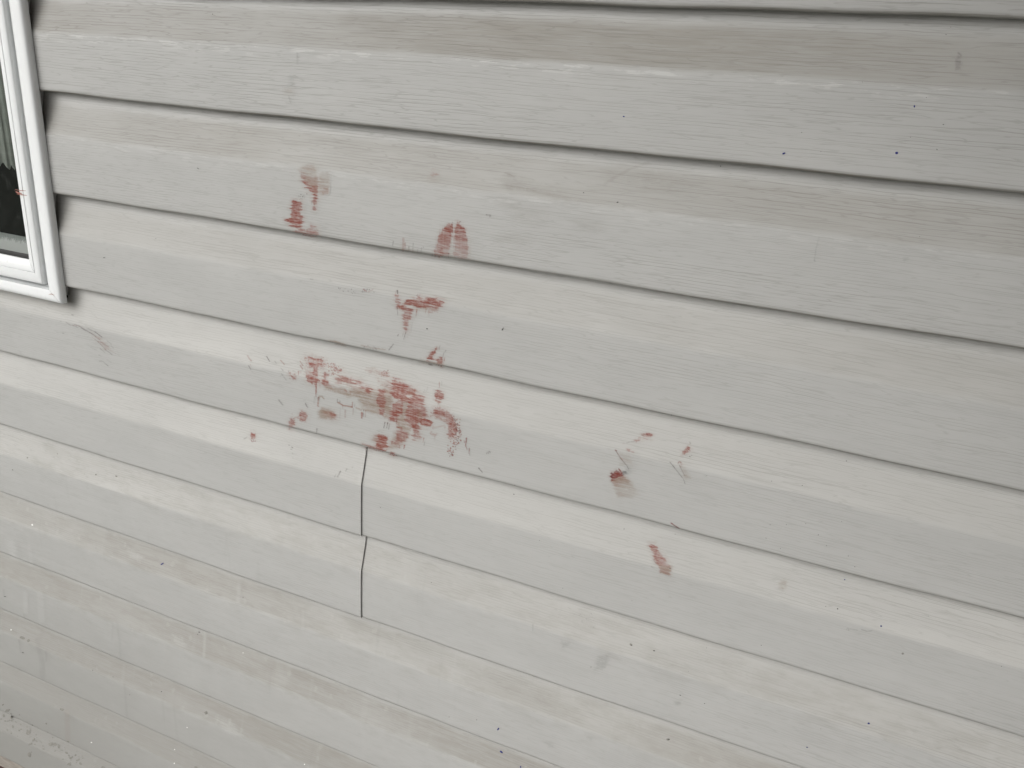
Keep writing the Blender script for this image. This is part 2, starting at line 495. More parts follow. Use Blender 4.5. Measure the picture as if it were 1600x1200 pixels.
# sheathing behind the boards, the strip they start from and the masonry below
obj("sheathing", mesh("sheathing", [W(WIN_X1 - .1, .30, 7), W(XR, .30, 7), W(XR, .30, -3), W(WIN_X1 - .1, .30, -3),
                                    W(XL, .30, -3), W(XL, .31, -11.4), W(XR, .31, -11.4)],
                      [(3, 2, 1, 0), (5, 6, 2, 3, 4)]), M_SHEATH, wall, False)
obj("base_strip", box_mesh("base_strip", W(XL, .045, -11.30), W(XR, .28, -11.03), 0.0015), M_BASE, wall, False)
def masonry():
    bm = bmesh.new()
    rng = random.Random(3)
    for row in range(3):
        zt = -11.33 - row * .59
        x = XL + (0.25 if row % 2 else 0)
        while x < XR - 1.6:
            lo, hi = W(x, .10 + rng.uniform(0, .012), zt - .51), W(x + 1.55, .30, zt)
            vs = [bm.verts.new((a, b, c)) for a in (lo[0], hi[0]) for b in (lo[1], hi[1]) for c in (lo[2], hi[2])]
            for f in ((0, 1, 5, 4), (1, 3, 7, 5), (0, 4, 6, 2), (0, 2, 3, 1), (4, 5, 7, 6)):
                bm.faces.new([vs[i] for i in f])
            x += 1.63
    me = bpy.data.meshes.new("foundation"); bm.normal_update(); bm.to_mesh(me); bm.free()
    return me
o = obj("foundation", masonry(), M_BRICK, wall, False)
o["kind"] = "stuff"

# ------------------------------------------------------------------ window
WX0, WZ1 = WIN_X1 - 7.6, 5.2
win = empty("window", W(WIN_X1 - 3.8, 0, WIN_Z0), "white vinyl window with dark streaked glass set in the siding", "window", "thing")

def ring_piece(name, side, rect, wid, prof, mat, gap=0.0, parent=win):
    """one mitred length of a frame; prof = [(share of the width, depth)], wid = (side width, bottom width)"""
    x0, z0, x1, z1 = rect
    verts = []
    for (q, y) in prof:
        ix, iz = q * wid[0], q * wid[1]
        if side == 'bottom':
            a, b = (x0 + ix + gap, z0 + iz), (x1 - ix - gap, z0 + iz)
        elif side == 'top':
            a, b = (x1 - ix - gap, z1 - iz), (x0 + ix + gap, z1 - iz)
        elif side == 'right':
            a, b = (x1 - ix, z0 + iz + gap), (x1 - ix, z1 - iz - gap)
        else:
            a, b = (x0 + ix, z1 - iz - gap), (x0 + ix, z0 + iz + gap)
        verts += [W(a[0], y, a[1]), W(b[0], y, b[1])]
    n = len(prof)
    faces = [(2 * i, 2 * i + 1, 2 * i + 3, 2 * i + 2) for i in range(n - 1)]
    faces += [tuple(2 * i for i in range(n)), tuple(2 * i + 1 for i in reversed(range(n)))]
    me = mesh(name, verts, faces)
    bm = bmesh.new(); bm.from_mesh(me)
    bmesh.ops.recalc_face_normals(bm, faces=bm.faces[:])
    for f in bm.faces: f.smooth = True
    for e in bm.edges:
        e.smooth = len(e.link_faces) == 2 and e.calc_face_angle(3.0) < 0.75
    bm.to_mesh(me); bm.free()
    o = obj(name, me, mat, parent)
    return o

RECT = (WX0, WIN_Z0, WIN_X1, WZ1)
casing = [(0.0, -.004), (0.0, -.034), (.02, -.048), (.06, -.062), (.12, -.071), (.20, -.076), (.45, -.074), (.90, -.066), (.97, -.062), (1.0, -.050), (1.0, .12), (.46, .12), (.46, .004)]
for sd_ in ('bottom', 'right', 'top', 'left'):
    ring_piece("casing", sd_, RECT, (.185, .135), casing, M_WHITE, .004)
# channel plate between casing and sash with a thin upstanding lip
CH = (WX0 + .185, WIN_Z0 + .135, WIN_X1 - .185, WZ1 - .135)
channel = [(-.3, .075), (.30, .070), (.36, .066), (.40, -.005), (.46, -.012), (.53, -.005), (.56, .085), (1.4, .095), (1.4, .16), (-.3, .16)]
for sd_ in ('bottom', 'right', 'top', 'left'):
    ring_piece("frame_channel", sd_, CH, (.15, .05), channel, M_WHITE)
SA = (WX0 + .315, -3.018, -4.115, WZ1 - .25)
sash_p = [(0.0, .14), (0.0, -.030), (.02, -.040), (.06, -.044), (.30, -.043), (.46, -.042), (.475, -.030), (.48, .05), (.48, .14)]
for sd_ in ('bottom', 'right', 'top', 'left'):
    ring_piece("sash_rail" if sd_ in ('bottom', 'top') else "sash_stile", sd_, SA, (.21, .245), sash_p, M_WHITE)
BE = (SA[0] + .105, SA[1] + .118, SA[2] - .105, SA[3] - .118)
bead_p = [(0.0, .10), (0.0, -.032), (.05, -.040), (.35, -.038), (.80, -.018), (.97, -.006), (1.0, .004), (1.0, .10)]
for sd_ in ('bottom', 'right', 'top', 'left'):
    ring_piece("glazing_bead", sd_, BE, (.105, .122), bead_p, M_WHITE, .0035)
GA = (BE[0] + .105, BE[1] + .122, BE[2] - .105, BE[3] - .122)
gask = [(0.0, .04), (0.0, .016), (.5, .012), (1.0, .022), (1.0, .05)]
for sd_ in ('bottom', 'right', 'top', 'left'):
    ring_piece("gasket", sd_, (GA[0] - .002, GA[1] - .002, GA[2] + .002, GA[3] + .002), (.012, .05), gask, M_SEAL)
obj("pane", box_mesh("pane", W(GA[0] - .03, .035, GA[1] - .03), W(GA[2] + .03, .06, GA[3] + .03)), M_GLASS, win, False)
# behind the pane: added sheet in place of a blurred reflection, and a dim room
def reflection_sheet():
    verts, faces = [], []
    n = 240
    rr = random.Random(2)
    zb = -1.86
    for i in range(n + 1):
        x = GA[0] - .2 + (GA[2] + .9 - GA[0]) * i / n
        y = .42 + .03 * math.sin(i * .225)
        verts += [W(x, y, GA[3] + .3), W(x, y + .01, zb + .03 * math.sin(i * .5) + rr.uniform(-.05, .05))]
    for i in range(n):
        faces.append((2 * i, 2 * i + 1, 2 * i + 3, 2 * i + 2))
    me = mesh("reflection_sheet", verts, faces)
    return me
b_o = obj("reflection_sheet", reflection_sheet(), M_REFLECTION, win)
md = b_o.modifiers.new("thickness", 'SOLIDIFY'); md.thickness = 0.0015
obj("inner_sill", box_mesh("inner_sill", W(GA[0] - .3, .25, GA[1] - .25), W(GA[2] + .3, 1.1, GA[1] - .10), .002), M_WHITE, win, False)
room_v = [W(x, y, z) for x in (WX0 - 2, WIN_X1 + 4) for y in (.31, 14) for z in (-9, 8)]
obj("room_interior", mesh("room_interior", room_v, [(2, 3, 7, 6), (0, 1, 3, 2), (4, 6, 7, 5), (0, 2, 6, 4), (1, 5, 7, 3)]), M_ROOM, win, False)

# ------------------------------------------------------------------ ground and added shade casters
g = obj("ground", mesh("ground", [(-80, -80, 0), (80, -80, 0), (80, 80, 0), (-80, 80, 0)], [(0, 1, 2, 3)]), M_GROUND, None, False)
g["kind"] = "structure"; g["label"] = "worn grey ground in front of the wall"

SHADE_ROOF_X, SHADE_ROOF_Z = 0.15, 2.10
def shade_eave():  # unseen overhang, added to dim the top of the wall
    e = empty("added_eave", (0, -0.2, 2.36), "unseen white overhang added to shade the top of the wall", "shade_eave", "thing")
    rr = random.Random(4)
    for i in range(5):
        y0 = -0.60 + i * 0.12
        obj("shade_soffit_board", box_mesh("shade_soffit_board", (-2.6, y0, 2.36), (SHADE_ROOF_X - .01, y0 + 0.115, 2.372 + rr.uniform(0, .001)), .002), M_SOFFIT, e, False)
    obj("shade_fascia_board", box_mesh("shade_fascia_board", (-2.62, -0.625, 2.34), (SHADE_ROOF_X - .01, -0.603, 2.52), .003), M_SOFFIT, e, False)
    obj("shade_roof_deck", box_mesh("shade_roof_deck", (-2.6, -0.60, 2.40), (SHADE_ROOF_X - .01, 0.40, 2.52)), M_SHEATH, e, False)
shade_eave()
def shade_screen():  # unseen screen, added to block light from the right
    f = empty("shade_screen", (1.10, -0.7, 0), "unseen timber screen added to darken the right of the wall", "added_fence", "thing")
    rr = random.Random(8)
    for i in range(10):
        y0 = -0.16 - i * 0.142
        obj("shade_screen_board", box_mesh("shade_screen_board", (1.09 + rr.uniform(0, .003), y0 - 0.136, 0.05), (1.11, y0, 2.25 + rr.uniform(-.01, .01)), .002), M_TIMBER, f, False)
    for zz in (0.4, 1.2, 2.0):
        obj("shade_rail", box_mesh("shade_rail", (1.111, -1.58, zz), (1.15, -0.16, zz + .09), .002), M_TIMBER, f, False)
    for y in (-1.60, -0.20):
        obj("shade_post", box_mesh("shade_post", (1.151, y, 0), (1.24, y + .09, 2.3), .004), M_TIMBER, f, False)
shade_screen()
def shade_porch():  # unseen roof, added so the wall darkens to the upper right
    e = empty("added_porch_roof", (1.5, -1.0, SHADE_ROOF_Z), "unseen dark roof on posts added to shade the right half of the wall", "porch roof", "thing")
    x0, x1, y1 = SHADE_ROOF_X, 3.0, -1.9
    n = 14
    for i in range(n):
        y0 = y1 + i * (-0.005 - y1) / n
        obj("shade_ceiling_board", box_mesh("shade_ceiling_board", (x0, y0, SHADE_ROOF_Z), (x1, y0 + .130, SHADE_ROOF_Z + .016), .002), M_TIMBER, e, False)
    obj("shade_roof_deck", box_mesh("shade_roof_deck", (x0, y1, SHADE_ROOF_Z + .09), (x1, -0.005, SHADE_ROOF_Z + .11)), M_SHEATH, e, False)
    obj("shade_beam", box_mesh("shade_beam", (x0, y1 - .06, SHADE_ROOF_Z - .10), (x1, y1 - .005, SHADE_ROOF_Z + .10), .003), M_TIMBER, e, False)
    for x in (x0 + .02, x1 - .12):
        obj("shade_post", box_mesh("shade_post", (x, y1 - .08, 0), (x + .09, y1 + .01, SHADE_ROOF_Z - .102), .004), M_TIMBER, e, False)
shade_porch()

M_ADDED_LAWN = mat_plain("added_lawn_dark", (0.030, 0.042, 0.018), (0.055, 0.068, 0.032), 0.95, (30, 30, 30), 0.1, 0.8)  # unseen dark sheet, added to dim the glass reflection and ground bounce
ln = obj("added_lawn", mesh("added_lawn", [(-40, -40, .012), (-0.95, -40, .012), (-0.95, -0.02, .012), (-40, -0.02, .012)], [(0, 1, 2, 3)]), M_ADDED_LAWN, None, False)
ln["kind"] = "structure"; ln["label"] = "unseen dark sheet added to dim the glass reflection and bounce"

# ------------------------------------------------------------------ noise on the wall face (numpy)
def _hash(ix, iy, s):
    h = (ix.astype(np.int64) * 374761393 + iy.astype(np.int64) * 668265263 + int(s) * 1274126177) & 0xFFFFFFFF
    h = ((h ^ (h >> 13)) * 1274126177) & 0xFFFFFFFF
    h = h ^ (h >> 16)
    return (h & 0xFFFF) / 65535.0

def vnoise(x, y, s=0):
    x0 = np.floor(x); y0 = np.floor(y)
    fx = x - x0; fy = y - y0
    fx = fx * fx * (3 - 2 * fx); fy = fy * fy * (3 - 2 * fy)
    a = _hash(x0, y0, s); b = _hash(x0 + 1, y0, s); c = _hash(x0, y0 + 1, s); d = _hash(x0 + 1, y0 + 1, s)
    return (a * (1 - fx) + b * fx) * (1 - fy) + (c * (1 - fx) + d * fx) * fy

def fbm(x, y, s=0, o=3):
    t = 0; a = 1; n = 0
    for i in range(o):
        t = t + a * vnoise(x * 2 ** i, y * 2 ** i, s + i * 17); n += a; a *= .55
    return t / n

def sstep(a, b, x):
    t = np.clip((x - a) / (b - a), 0, 1)
    return t * t * (3 - 2 * t)

def sd_poly(px, py, pts):
    """signed distance to a polygon, positive inside"""
    n = len(pts)
    d = np.full(px.shape, 1e18); ins = np.zeros(px.shape, bool)
    for i in range(n):
        ax, ay = pts[i]; bx, by = pts[(i + 1) % n]
        ex, ey = bx - ax, by - ay
        wx, wy = px - ax, py - ay
        h = np.clip((wx * ex + wy * ey) / (ex * ex + ey * ey + 1e-12), 0, 1)
        d = np.minimum(d, (wx - ex * h) ** 2 + (wy - ey * h) ** 2)
        c = ((ay > py) != (by > py)) & (px < (bx - ax) * (py - ay) / (by - ay + 1e-12) + ax)
        ins ^= c
    d = np.sqrt(d)
    return np.where(ins, d, -d)

def sd_line(px, py, pts, w0, w1):
    d = np.full(px.shape, -1e18); n = len(pts) - 1
    for i in range(n):
        ax, ay = pts[i]; bx, by = pts[i + 1]
        ex, ey = bx - ax, by - ay
        wx, wy = px - ax, py - ay
        h = np.clip((wx * ex + wy * ey) / (ex * ex + ey * ey + 1e-12), 0, 1)
        w = w0 + (w1 - w0) * (i + h) / n
        d = np.maximum(d, w - np.sqrt((wx - ex * h) ** 2 + (wy - ey * h) ** 2))
    return d

RED = np.array((0.240, 0.070, 0.049)); DEEP = np.array((0.172, 0.028, 0.021)); BROWN = np.array((0.250, 0.184, 0.138))
GREY = np.array((0.080, 0.074, 0.068)); DARK = np.array((0.045, 0.020, 0.020)); ROSE = np.array((0.268, 0.145, 0.115))
COLS = {'r': RED, 'd': DEEP, 'b': BROWN, 'g': GREY, 'k': DARK, 'o': ROSE, 's': np.array((0.225, 0.205, 0.178)), 'w': np.array((0.53, 0.53, 0.515))}

class Zm:
    """coordinates read off one enlarged view"""
    def __init__(s, x, y, f): s.x, s.y, s.f = x, y, f
    def pts(s, p): return [(s.x + a / s.f, s.y + b / s.f) for a, b in p]

def P(z, pts, c='r', d=.7, soft=2.0, jit=4.0, j='h', dry=.5, grad=None, streak=0.0):
    return ('P', z.pts(pts), c, d, soft, jit, j, dry, None if grad is None else (z.pts(grad[0]), grad[1]), streak)
def L(z, pts, w, c='k', d=.7, w1=None):
    return ('L', z.pts(pts), c, d, w / z.f / 2, (w if w1 is None else w1) / z.f / 2)
def D(z, pts, n, r=.9, c='r', d=.75, seed=1):
    return ('D', z.pts(pts), c, d, n, r, seed)

SMEAR_LOG = []
def smear(name, label, ops, seed=0, step=0.8, stuff=False, blur=0.55, gain=1.0):
    allp = [p for o in ops for p in o[1]]
    x0 = min(p[0] for p in allp) - 9; x1 = max(p[0] for p in allp) + 9
    y0 = min(p[1] for p in allp) - 9; y1 = max(p[1] for p in allp) + 9
    us = np.arange(x0, x1, step); vs = np.arange(y0, y1, step)
    U, V = np.meshgrid(us, vs)
    wx, wy, wz, wk, wt_ = on_wall(U, V, 0.0010 + 0.0002 * (seed % 4))
    mx, mz = wx * S * 1000, wz * S * 1000                      # millimetres
    nh = fbm(mx / 13, mz / 1.7, seed + 1) ; nv = fbm(mx / 0.95, mz / 9, seed + 2)
    nb = fbm(mx / 2.2, mz / 2.2, seed + 3)
    tex = np.clip(.5 + 1.8 * (.62 * (nh - .5) + .20 * (fbm(mx / 1.2, mz / 30, seed + 5) - .5) + .34 * (fbm(mx / 3.0, mz / 0.8, seed + 4) - .5)), 0, 1)
    nf = fbm(mx / 1.1, mz / 0.9, seed + 6, 2)
    nlo = fbm(mx / 7, mz / 5, seed + 9)
    stv = fbm(mx / 1.1, mz / 60, seed + 7)
    stg = fbm(mx / 30, mz / 1.3, seed + 8)
    A = np.zeros(U.shape); CC = np.zeros(U.shape + (3,))
    rng = random.Random(seed * 13 + 5)
    for o in ops:
        kind, pts, c, d = o[:4]
        m = 10 + (2 * o[4] if kind == 'P' else 0)
        bx0, bx1 = min(p[0] for p in pts) - m, max(p[0] for p in pts) + m
        by0, by1 = min(p[1] for p in pts) - m, max(p[1] for p in pts) + m
        sl = (slice(*np.searchsorted(vs, (by0, by1))), slice(*np.searchsorted(us, (bx0, bx1))))
        u, v = U[sl], V[sl]
        if u.size == 0:
            continue
        if kind == 'P':
            soft, jit, jd, dry, grad, streak = o[4:]
            soft = soft * 1.3
            jn = {'h': nh, 'v': nv, 'b': nb}[jd][sl] - .5
            s_ = sd_poly(u, v, pts) + jit * 1.7 * jn + 2.2 * (nb[sl] - .5) + 1.6 * (nf[sl] - .5)
            mask = sstep(-soft, soft, s_)
            if c in ('r', 'd') and d > .45:                    # thin film rubbed out past the edge of the paint
                ha = d * .44 * sstep(-3.6 * soft, 1.5 * soft, s_) * (.35 + .9 * sstep(.35, .65, nh[sl]))
                if grad is not None:
                    ha = ha * .8
                an = ha + A[sl] * (1 - ha); w = (ha / np.maximum(an, 1e-6))[..., None]
                CC[sl] = CC[sl] * (1 - w) + COLS['o'] * w; A[sl] = an
            dd = d
            if grad is not None:
                (g0, g1), dend = grad
                gx, gy = g1[0] - g0[0], g1[1] - g0[1]
                f = np.clip(((u - g0[0]) * gx + (v - g0[1]) * gy) / (gx * gx + gy * gy), 0, 1)
                dd = d + (dend - d) * f
            cov = sstep(1 - mask - .40, 1 - mask + .40, tex[sl])
            body = (1 - dry) + dry * np.clip(tex[sl] * 1.9 - .10, 0.08, 1.35)
            if streak:
                body = body * (1 - streak + streak * 2 * sstep(.3, .7, stv[sl]))
            a = np.clip(0.95 * dd * body * (mask * .45 + .55 * cov * (mask > .02)), 0, .95) * (mask > 0.01)
            if c in ('b', 's'):                                       # thin dirty water left behind: barred by the grain
                a = np.clip(dd * mask * sstep(.16, .62, nlo[sl] + .22 * mask) * (.62 + .76 * sstep(.25, .75, stg[sl])) * (1 - .3 * dry + .6 * dry * (tex[sl] - .2)), 0, .9)
        elif kind == 'L':
            w0, w1 = max(o[4], .55), max(o[5], .35)
            s_ = sd_line(u, v, pts, w0, w1) + .9 * (nb[sl] - .5)
            a = gain * d * sstep(-blur, blur, s_) * (.55 + .65 * tex[sl])
            a = np.clip(a, 0, .95)
        else:
            n, r, sdv = o[4:]
            rg = random.Random(sdv)
            a = np.zeros(u.shape)
            cnt = 0; tries = 0
            arr = np.array(pts)
            while cnt < n and tries < n * 30:
                tries += 1
                qx, qy = rg.uniform(arr[:, 0].min(), arr[:, 0].max()), rg.uniform(arr[:, 1].min(), arr[:, 1].max())
                if sd_poly(np.array([qx]), np.array([qy]), pts)[0] < 0: continue
                cnt += 1
                ra, rb = r * rg.uniform(.5, 1.7), r * rg.uniform(.5, 1.1)
                th = rg.choice((.2, .25, 1.2, 1.4)) + rg.uniform(-.3, .3)
                dx, dy = u - qx, v - qy
                e = ((dx * math.cos(th) + dy * math.sin(th)) / ra) ** 2 + ((-dx * math.sin(th) + dy * math.cos(th)) / rb) ** 2
                a = np.maximum(a, d * rg.uniform(.5, 1.1) * sstep(1.6, .5, e))
            a = np.clip(a, 0, .95)
        col = COLS[c]
        if c == 'r':
            col = RED + (DEEP - RED) * np.clip((tex[sl][..., None] - .45) * 1.3, 0, 1)
        A0 = A[sl]; an = a + A0 * (1 - a)
        w = np.where(an > 1e-6, a / np.maximum(an, 1e-6), 0)[..., None]
        CC[sl] = CC[sl] * (1 - w) + col * w
        A[sl] = an
    keep = A > 0.03
    ny, nx = U.shape
    q = (keep[:-1, :-1] | keep[1:, :-1] | keep[:-1, 1:] | keep[1:, 1:])
    same = (wk[:-1, :-1] == wk[1:, :-1]) & (wk[:-1, :-1] == wk[:-1, 1:]) & (wk[:-1, :-1] == wk[1:, 1:])
    q &= same
    for k in np.unique(wk[:-1, :-1][q]):
        jj, ii = np.nonzero(q & (wk[:-1, :-1] == k))
        if len(jj) < 6 or int(k) not in BOARDS:
            continue
        corner = np.stack([jj * nx + ii, (jj + 1) * nx + ii, (jj + 1) * nx + ii + 1, jj * nx + ii + 1], 1)
        used, inv = np.unique(corner.ravel(), return_inverse=True)
        f = inv.reshape(-1, 4)
        vx = np.stack([wx.ravel()[used] * S, wy.ravel()[used] * S, wz.ravel()[used] * S + Z0], 1)
        me = bpy.data.meshes.new(name)
        me.vertices.add(len(vx)); me.vertices.foreach_set("co", vx.ravel())
        me.loops.add(f.size); me.loops.foreach_set("vertex_index", f.ravel().astype(np.int32))
        me.polygons.add(len(f)); me.polygons.foreach_set("loop_start", np.arange(0, f.size, 4, dtype=np.int32))
        me.update(calc_edges=True)
        at = me.color_attributes.new("smear", 'FLOAT_COLOR', 'POINT')
        rgba = np.concatenate([CC.reshape(-1, 3)[used], A.ravel()[used][:, None]], 1).astype(np.float32)
        at.data.foreach_set("color", rgba.ravel())
        uvl = me.uv_layers.new(name="course")
        uvv = np.stack([vx[:, 0], wt_.ravel()[used]], 1)[f.ravel()].astype(np.float32)
        uvl.data.foreach_set("uv", uvv.ravel())
        xm = float(np.median(wx.ravel()[used]))
        host = [b for b in BOARDS[int(k)] if b[0] <= xm <= b[1]][0][2]
        o = obj(name, me, M_SMEAR, host)
        for p_ in ("seed", "dirt", "blotch", "grain", "scuff", "slope_light"):
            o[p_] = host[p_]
        if stuff: o["kind"] = "stuff"
        if label: o["label"] = label

# ------------------------------------------------------------------ the red smears
z = Zm(440, 240, 8.57)
smear("paint_smear", "long curved red smear with a brown ghost beside it, highest on the wall", [
    P(z, [(230, 205), (300, 155), (420, 140), (486, 230), (488, 520), (470, 590), (430, 540), (300, 370)], 'b', .52, 2.5, 2, dry=.6),
    P(z, [(502, 260), (640, 245), (648, 400), (620, 550), (560, 565), (500, 540)], 'b', .42, 2, 1.5, dry=.9, streak=.5),
    P(z, [(540, 450), (620, 430), (620, 550), (545, 550)], 'o', .35, 3, 2),
    P(z, [(222, 212), (300, 255), (330, 370), (290, 350)], 'r', .40, 2, 1.5),
    P(z, [(278, 360), (340, 395), (385, 440), (483, 440), (480, 540), (465, 618), (440, 612), (425, 540), (360, 492), (310, 420)], 'r', .85, 2, 2.5, dry=.45),
    P(z, [(330, 300), (480, 300), (484, 470), (400, 470)], 'o', .40, 5, 2),
    P(z, [(425, 612), (458, 618), (452, 760), (425, 755), (432, 690)], 'r', .55, 1.5, 2, dry=.8),
    P(z, [(165, 630), (260, 655), (265, 720), (240, 780), (265, 850), (285, 870), (270, 960), (200, 1000), (140, 960), (70, 890), (110, 840), (130, 760), (120, 720), (160, 680)], 'r', .80, 1.8, 5.5, dry=.55),
    P(z, [(165, 1015), (250, 1008), (330, 1050), (380, 990), (400, 960), (430, 985), (486, 1000), (480, 1110), (300, 1090), (180, 1050)], 'r', .52, 2, 3, dry=.6),
    D(z, [(350, 505), (365, 530), (290, 630), (215, 590), (215, 565)], 12, .8, 'k', .5, 3),
    L(z, [(405, 640), (400, 680)], 10, 'k', .3), L(z, [(470, 640), (475, 740)], 8, 'o', .4)], 11)
z = Zm(610, 330, 11.43)
smear("paint_smear", "pair of red finger marks side by side above a siding lap", [
    P(z, [(1040, 230), (1110, 240), (1115, 300), (1090, 450), (1060, 600), (1045, 810), (950, 800), (880, 820), (790, 790), (765, 700), (830, 600), (860, 470), (910, 350), (980, 270)], 'r', .88, 1.6, 2.5, 'v', .5, ([(1000, 350), (950, 800)], .32)),
    P(z, [(770, 690), (930, 640), (950, 800), (800, 800)], 'r', .40, 2, 4, 'v', .9, None, .5),
    L(z, [(232, 490), (235, 590), (225, 700)], 42, 'o', .55), L(z, [(270, 560), (265, 660)], 18, 'r', .5), L(z, [(55, 530), (40, 620)], 9, 'k', .5),
    L(z, [(408, 570), (400, 745)], 9, 'k', .45), L(z, [(330, 630), (335, 700)], 20, 'k', .5, 8), L(z, [(588, 635), (592, 645)], 16, 'k', .5),
    L(z, [(560, 650), (545, 745)], 10, 'g', .35), L(z, [(490, 680), (485, 730)], 10, 'g', .3), L(z, [(745, 750), (752, 790)], 10, 'k', .5),
    L(z, [(1115, 200), (1110, 260)], 8, 'k', .5), L(z, [(1040, 740), (1035, 830)], 12, 'k', .5),
    P(z, [(180, 600), (320, 660), (480, 740), (180, 720)], 'b', .25, 4, 2),
    P(z, [(1190, 180), (1230, 200), (1270, 260), (1340, 330), (1370, 450), (1390, 600), (1385, 850), (1240, 840), (1120, 790), (1150, 600), (1150, 400), (1165, 300)], 'r', .82, 1.6, 2.5, 'v', .6, ([(1250, 320), (1280, 840)], .25)),
    L(z, [(1245, 190), (1255, 187)], 12, 'k', .7)], 24)
z = Zm(600, 440, 8.575)
smear("paint_smear", "red smear shaped like a bent arm with a pointed drip", [
    P(z, [(380, 320), (480, 290), (600, 330), (590, 400), (540, 392), (470, 380), (390, 360)], 'b', .50, 3, 2),
    P(z, [(610, 320), (740, 320), (710, 400), (620, 412)], 'o', .62, 2.5, 2, 'v'),
    P(z, [(230, 310), (330, 240), (440, 215), (470, 190), (520, 235), (580, 225), (700, 230), (790, 260), (812, 285), (760, 320), (700, 350), (620, 330), (540, 330), (450, 360), (380, 300), (300, 330), (220, 350), (205, 340)], 'r', .86, 1.6, 3, dry=.5),
    P(z, [(480, 255), (600, 250), (780, 265), (760, 300), (600, 300), (490, 285)], 'd', .5, 2, 3),
    P(z, [(250, 360), (380, 345), (375, 430), (345, 510), (305, 590), (295, 665), (280, 665), (268, 560), (260, 450)], 'r', .66, 1.8, 3, dry=.6),
    P(z, [(150, 180), (190, 180), (210, 260), (245, 300), (200, 330), (175, 345), (150, 270)], 'r', .58, 1.4, 3, 'h', .9),
    L(z, [(180, 122), (184, 155)], 20, 'k', .8), L(z, [(155, 125), (158, 180)], 8, 'r', .4), L(z, [(178, 340), (186, 450)], 9, 'k', .5, 4),
    L(z, [(440, 375), (428, 470)], 24, 'r', .5, 8), L(z, [(565, 370), (555, 425)], 16, 'o', .6, 8), L(z, [(600, 390), (597, 460)], 14, 'r', .4, 5),
    L(z, [(292, 680), (262, 775)], 12, 'k', .55, 5), L(z, [(258, 690), (248, 735)], 8, 'k', .4), L(z, [(320, 740), (300, 750)], 4, 'r', .2),
    L(z, [(640, 225), (700, 232), (806, 280)], 12, 'd', .6, 6), L(z, [(440, 190), (450, 172)], 8, 'k', .5), L(z, [(560, 225), (580, 208)], 12, 'r', .6)], 31)
smear("paint_smear", "two small red upward flicks just above a lap", [
    P(z, [(702, 888), (712, 905), (655, 1000), (655, 1050), (578, 1052), (600, 985)], 'r', .85, 1.3, 2.5, dry=.4),
    P(z, [(700, 1040), (770, 1018), (785, 1070), (765, 1135), (715, 1100)], 'r', .82, 1.3, 4, dry=.5),
    L(z, [(752, 855), (738, 905)], 10, 'k', .45), L(z, [(830, 925), (800, 960), (788, 1020)], 10, 'k', .4, 8), L(z, [(815, 1010), (808, 1060)], 9, 'r', .5),
    P(z, [(480, 1035), (560, 1055), (800, 1085), (780, 1135), (620, 1112), (480, 1070)], 'b', .40, 3, 3), L(z, [(600, 1110), (650, 1120)], 14, 'k', .6)], 37)

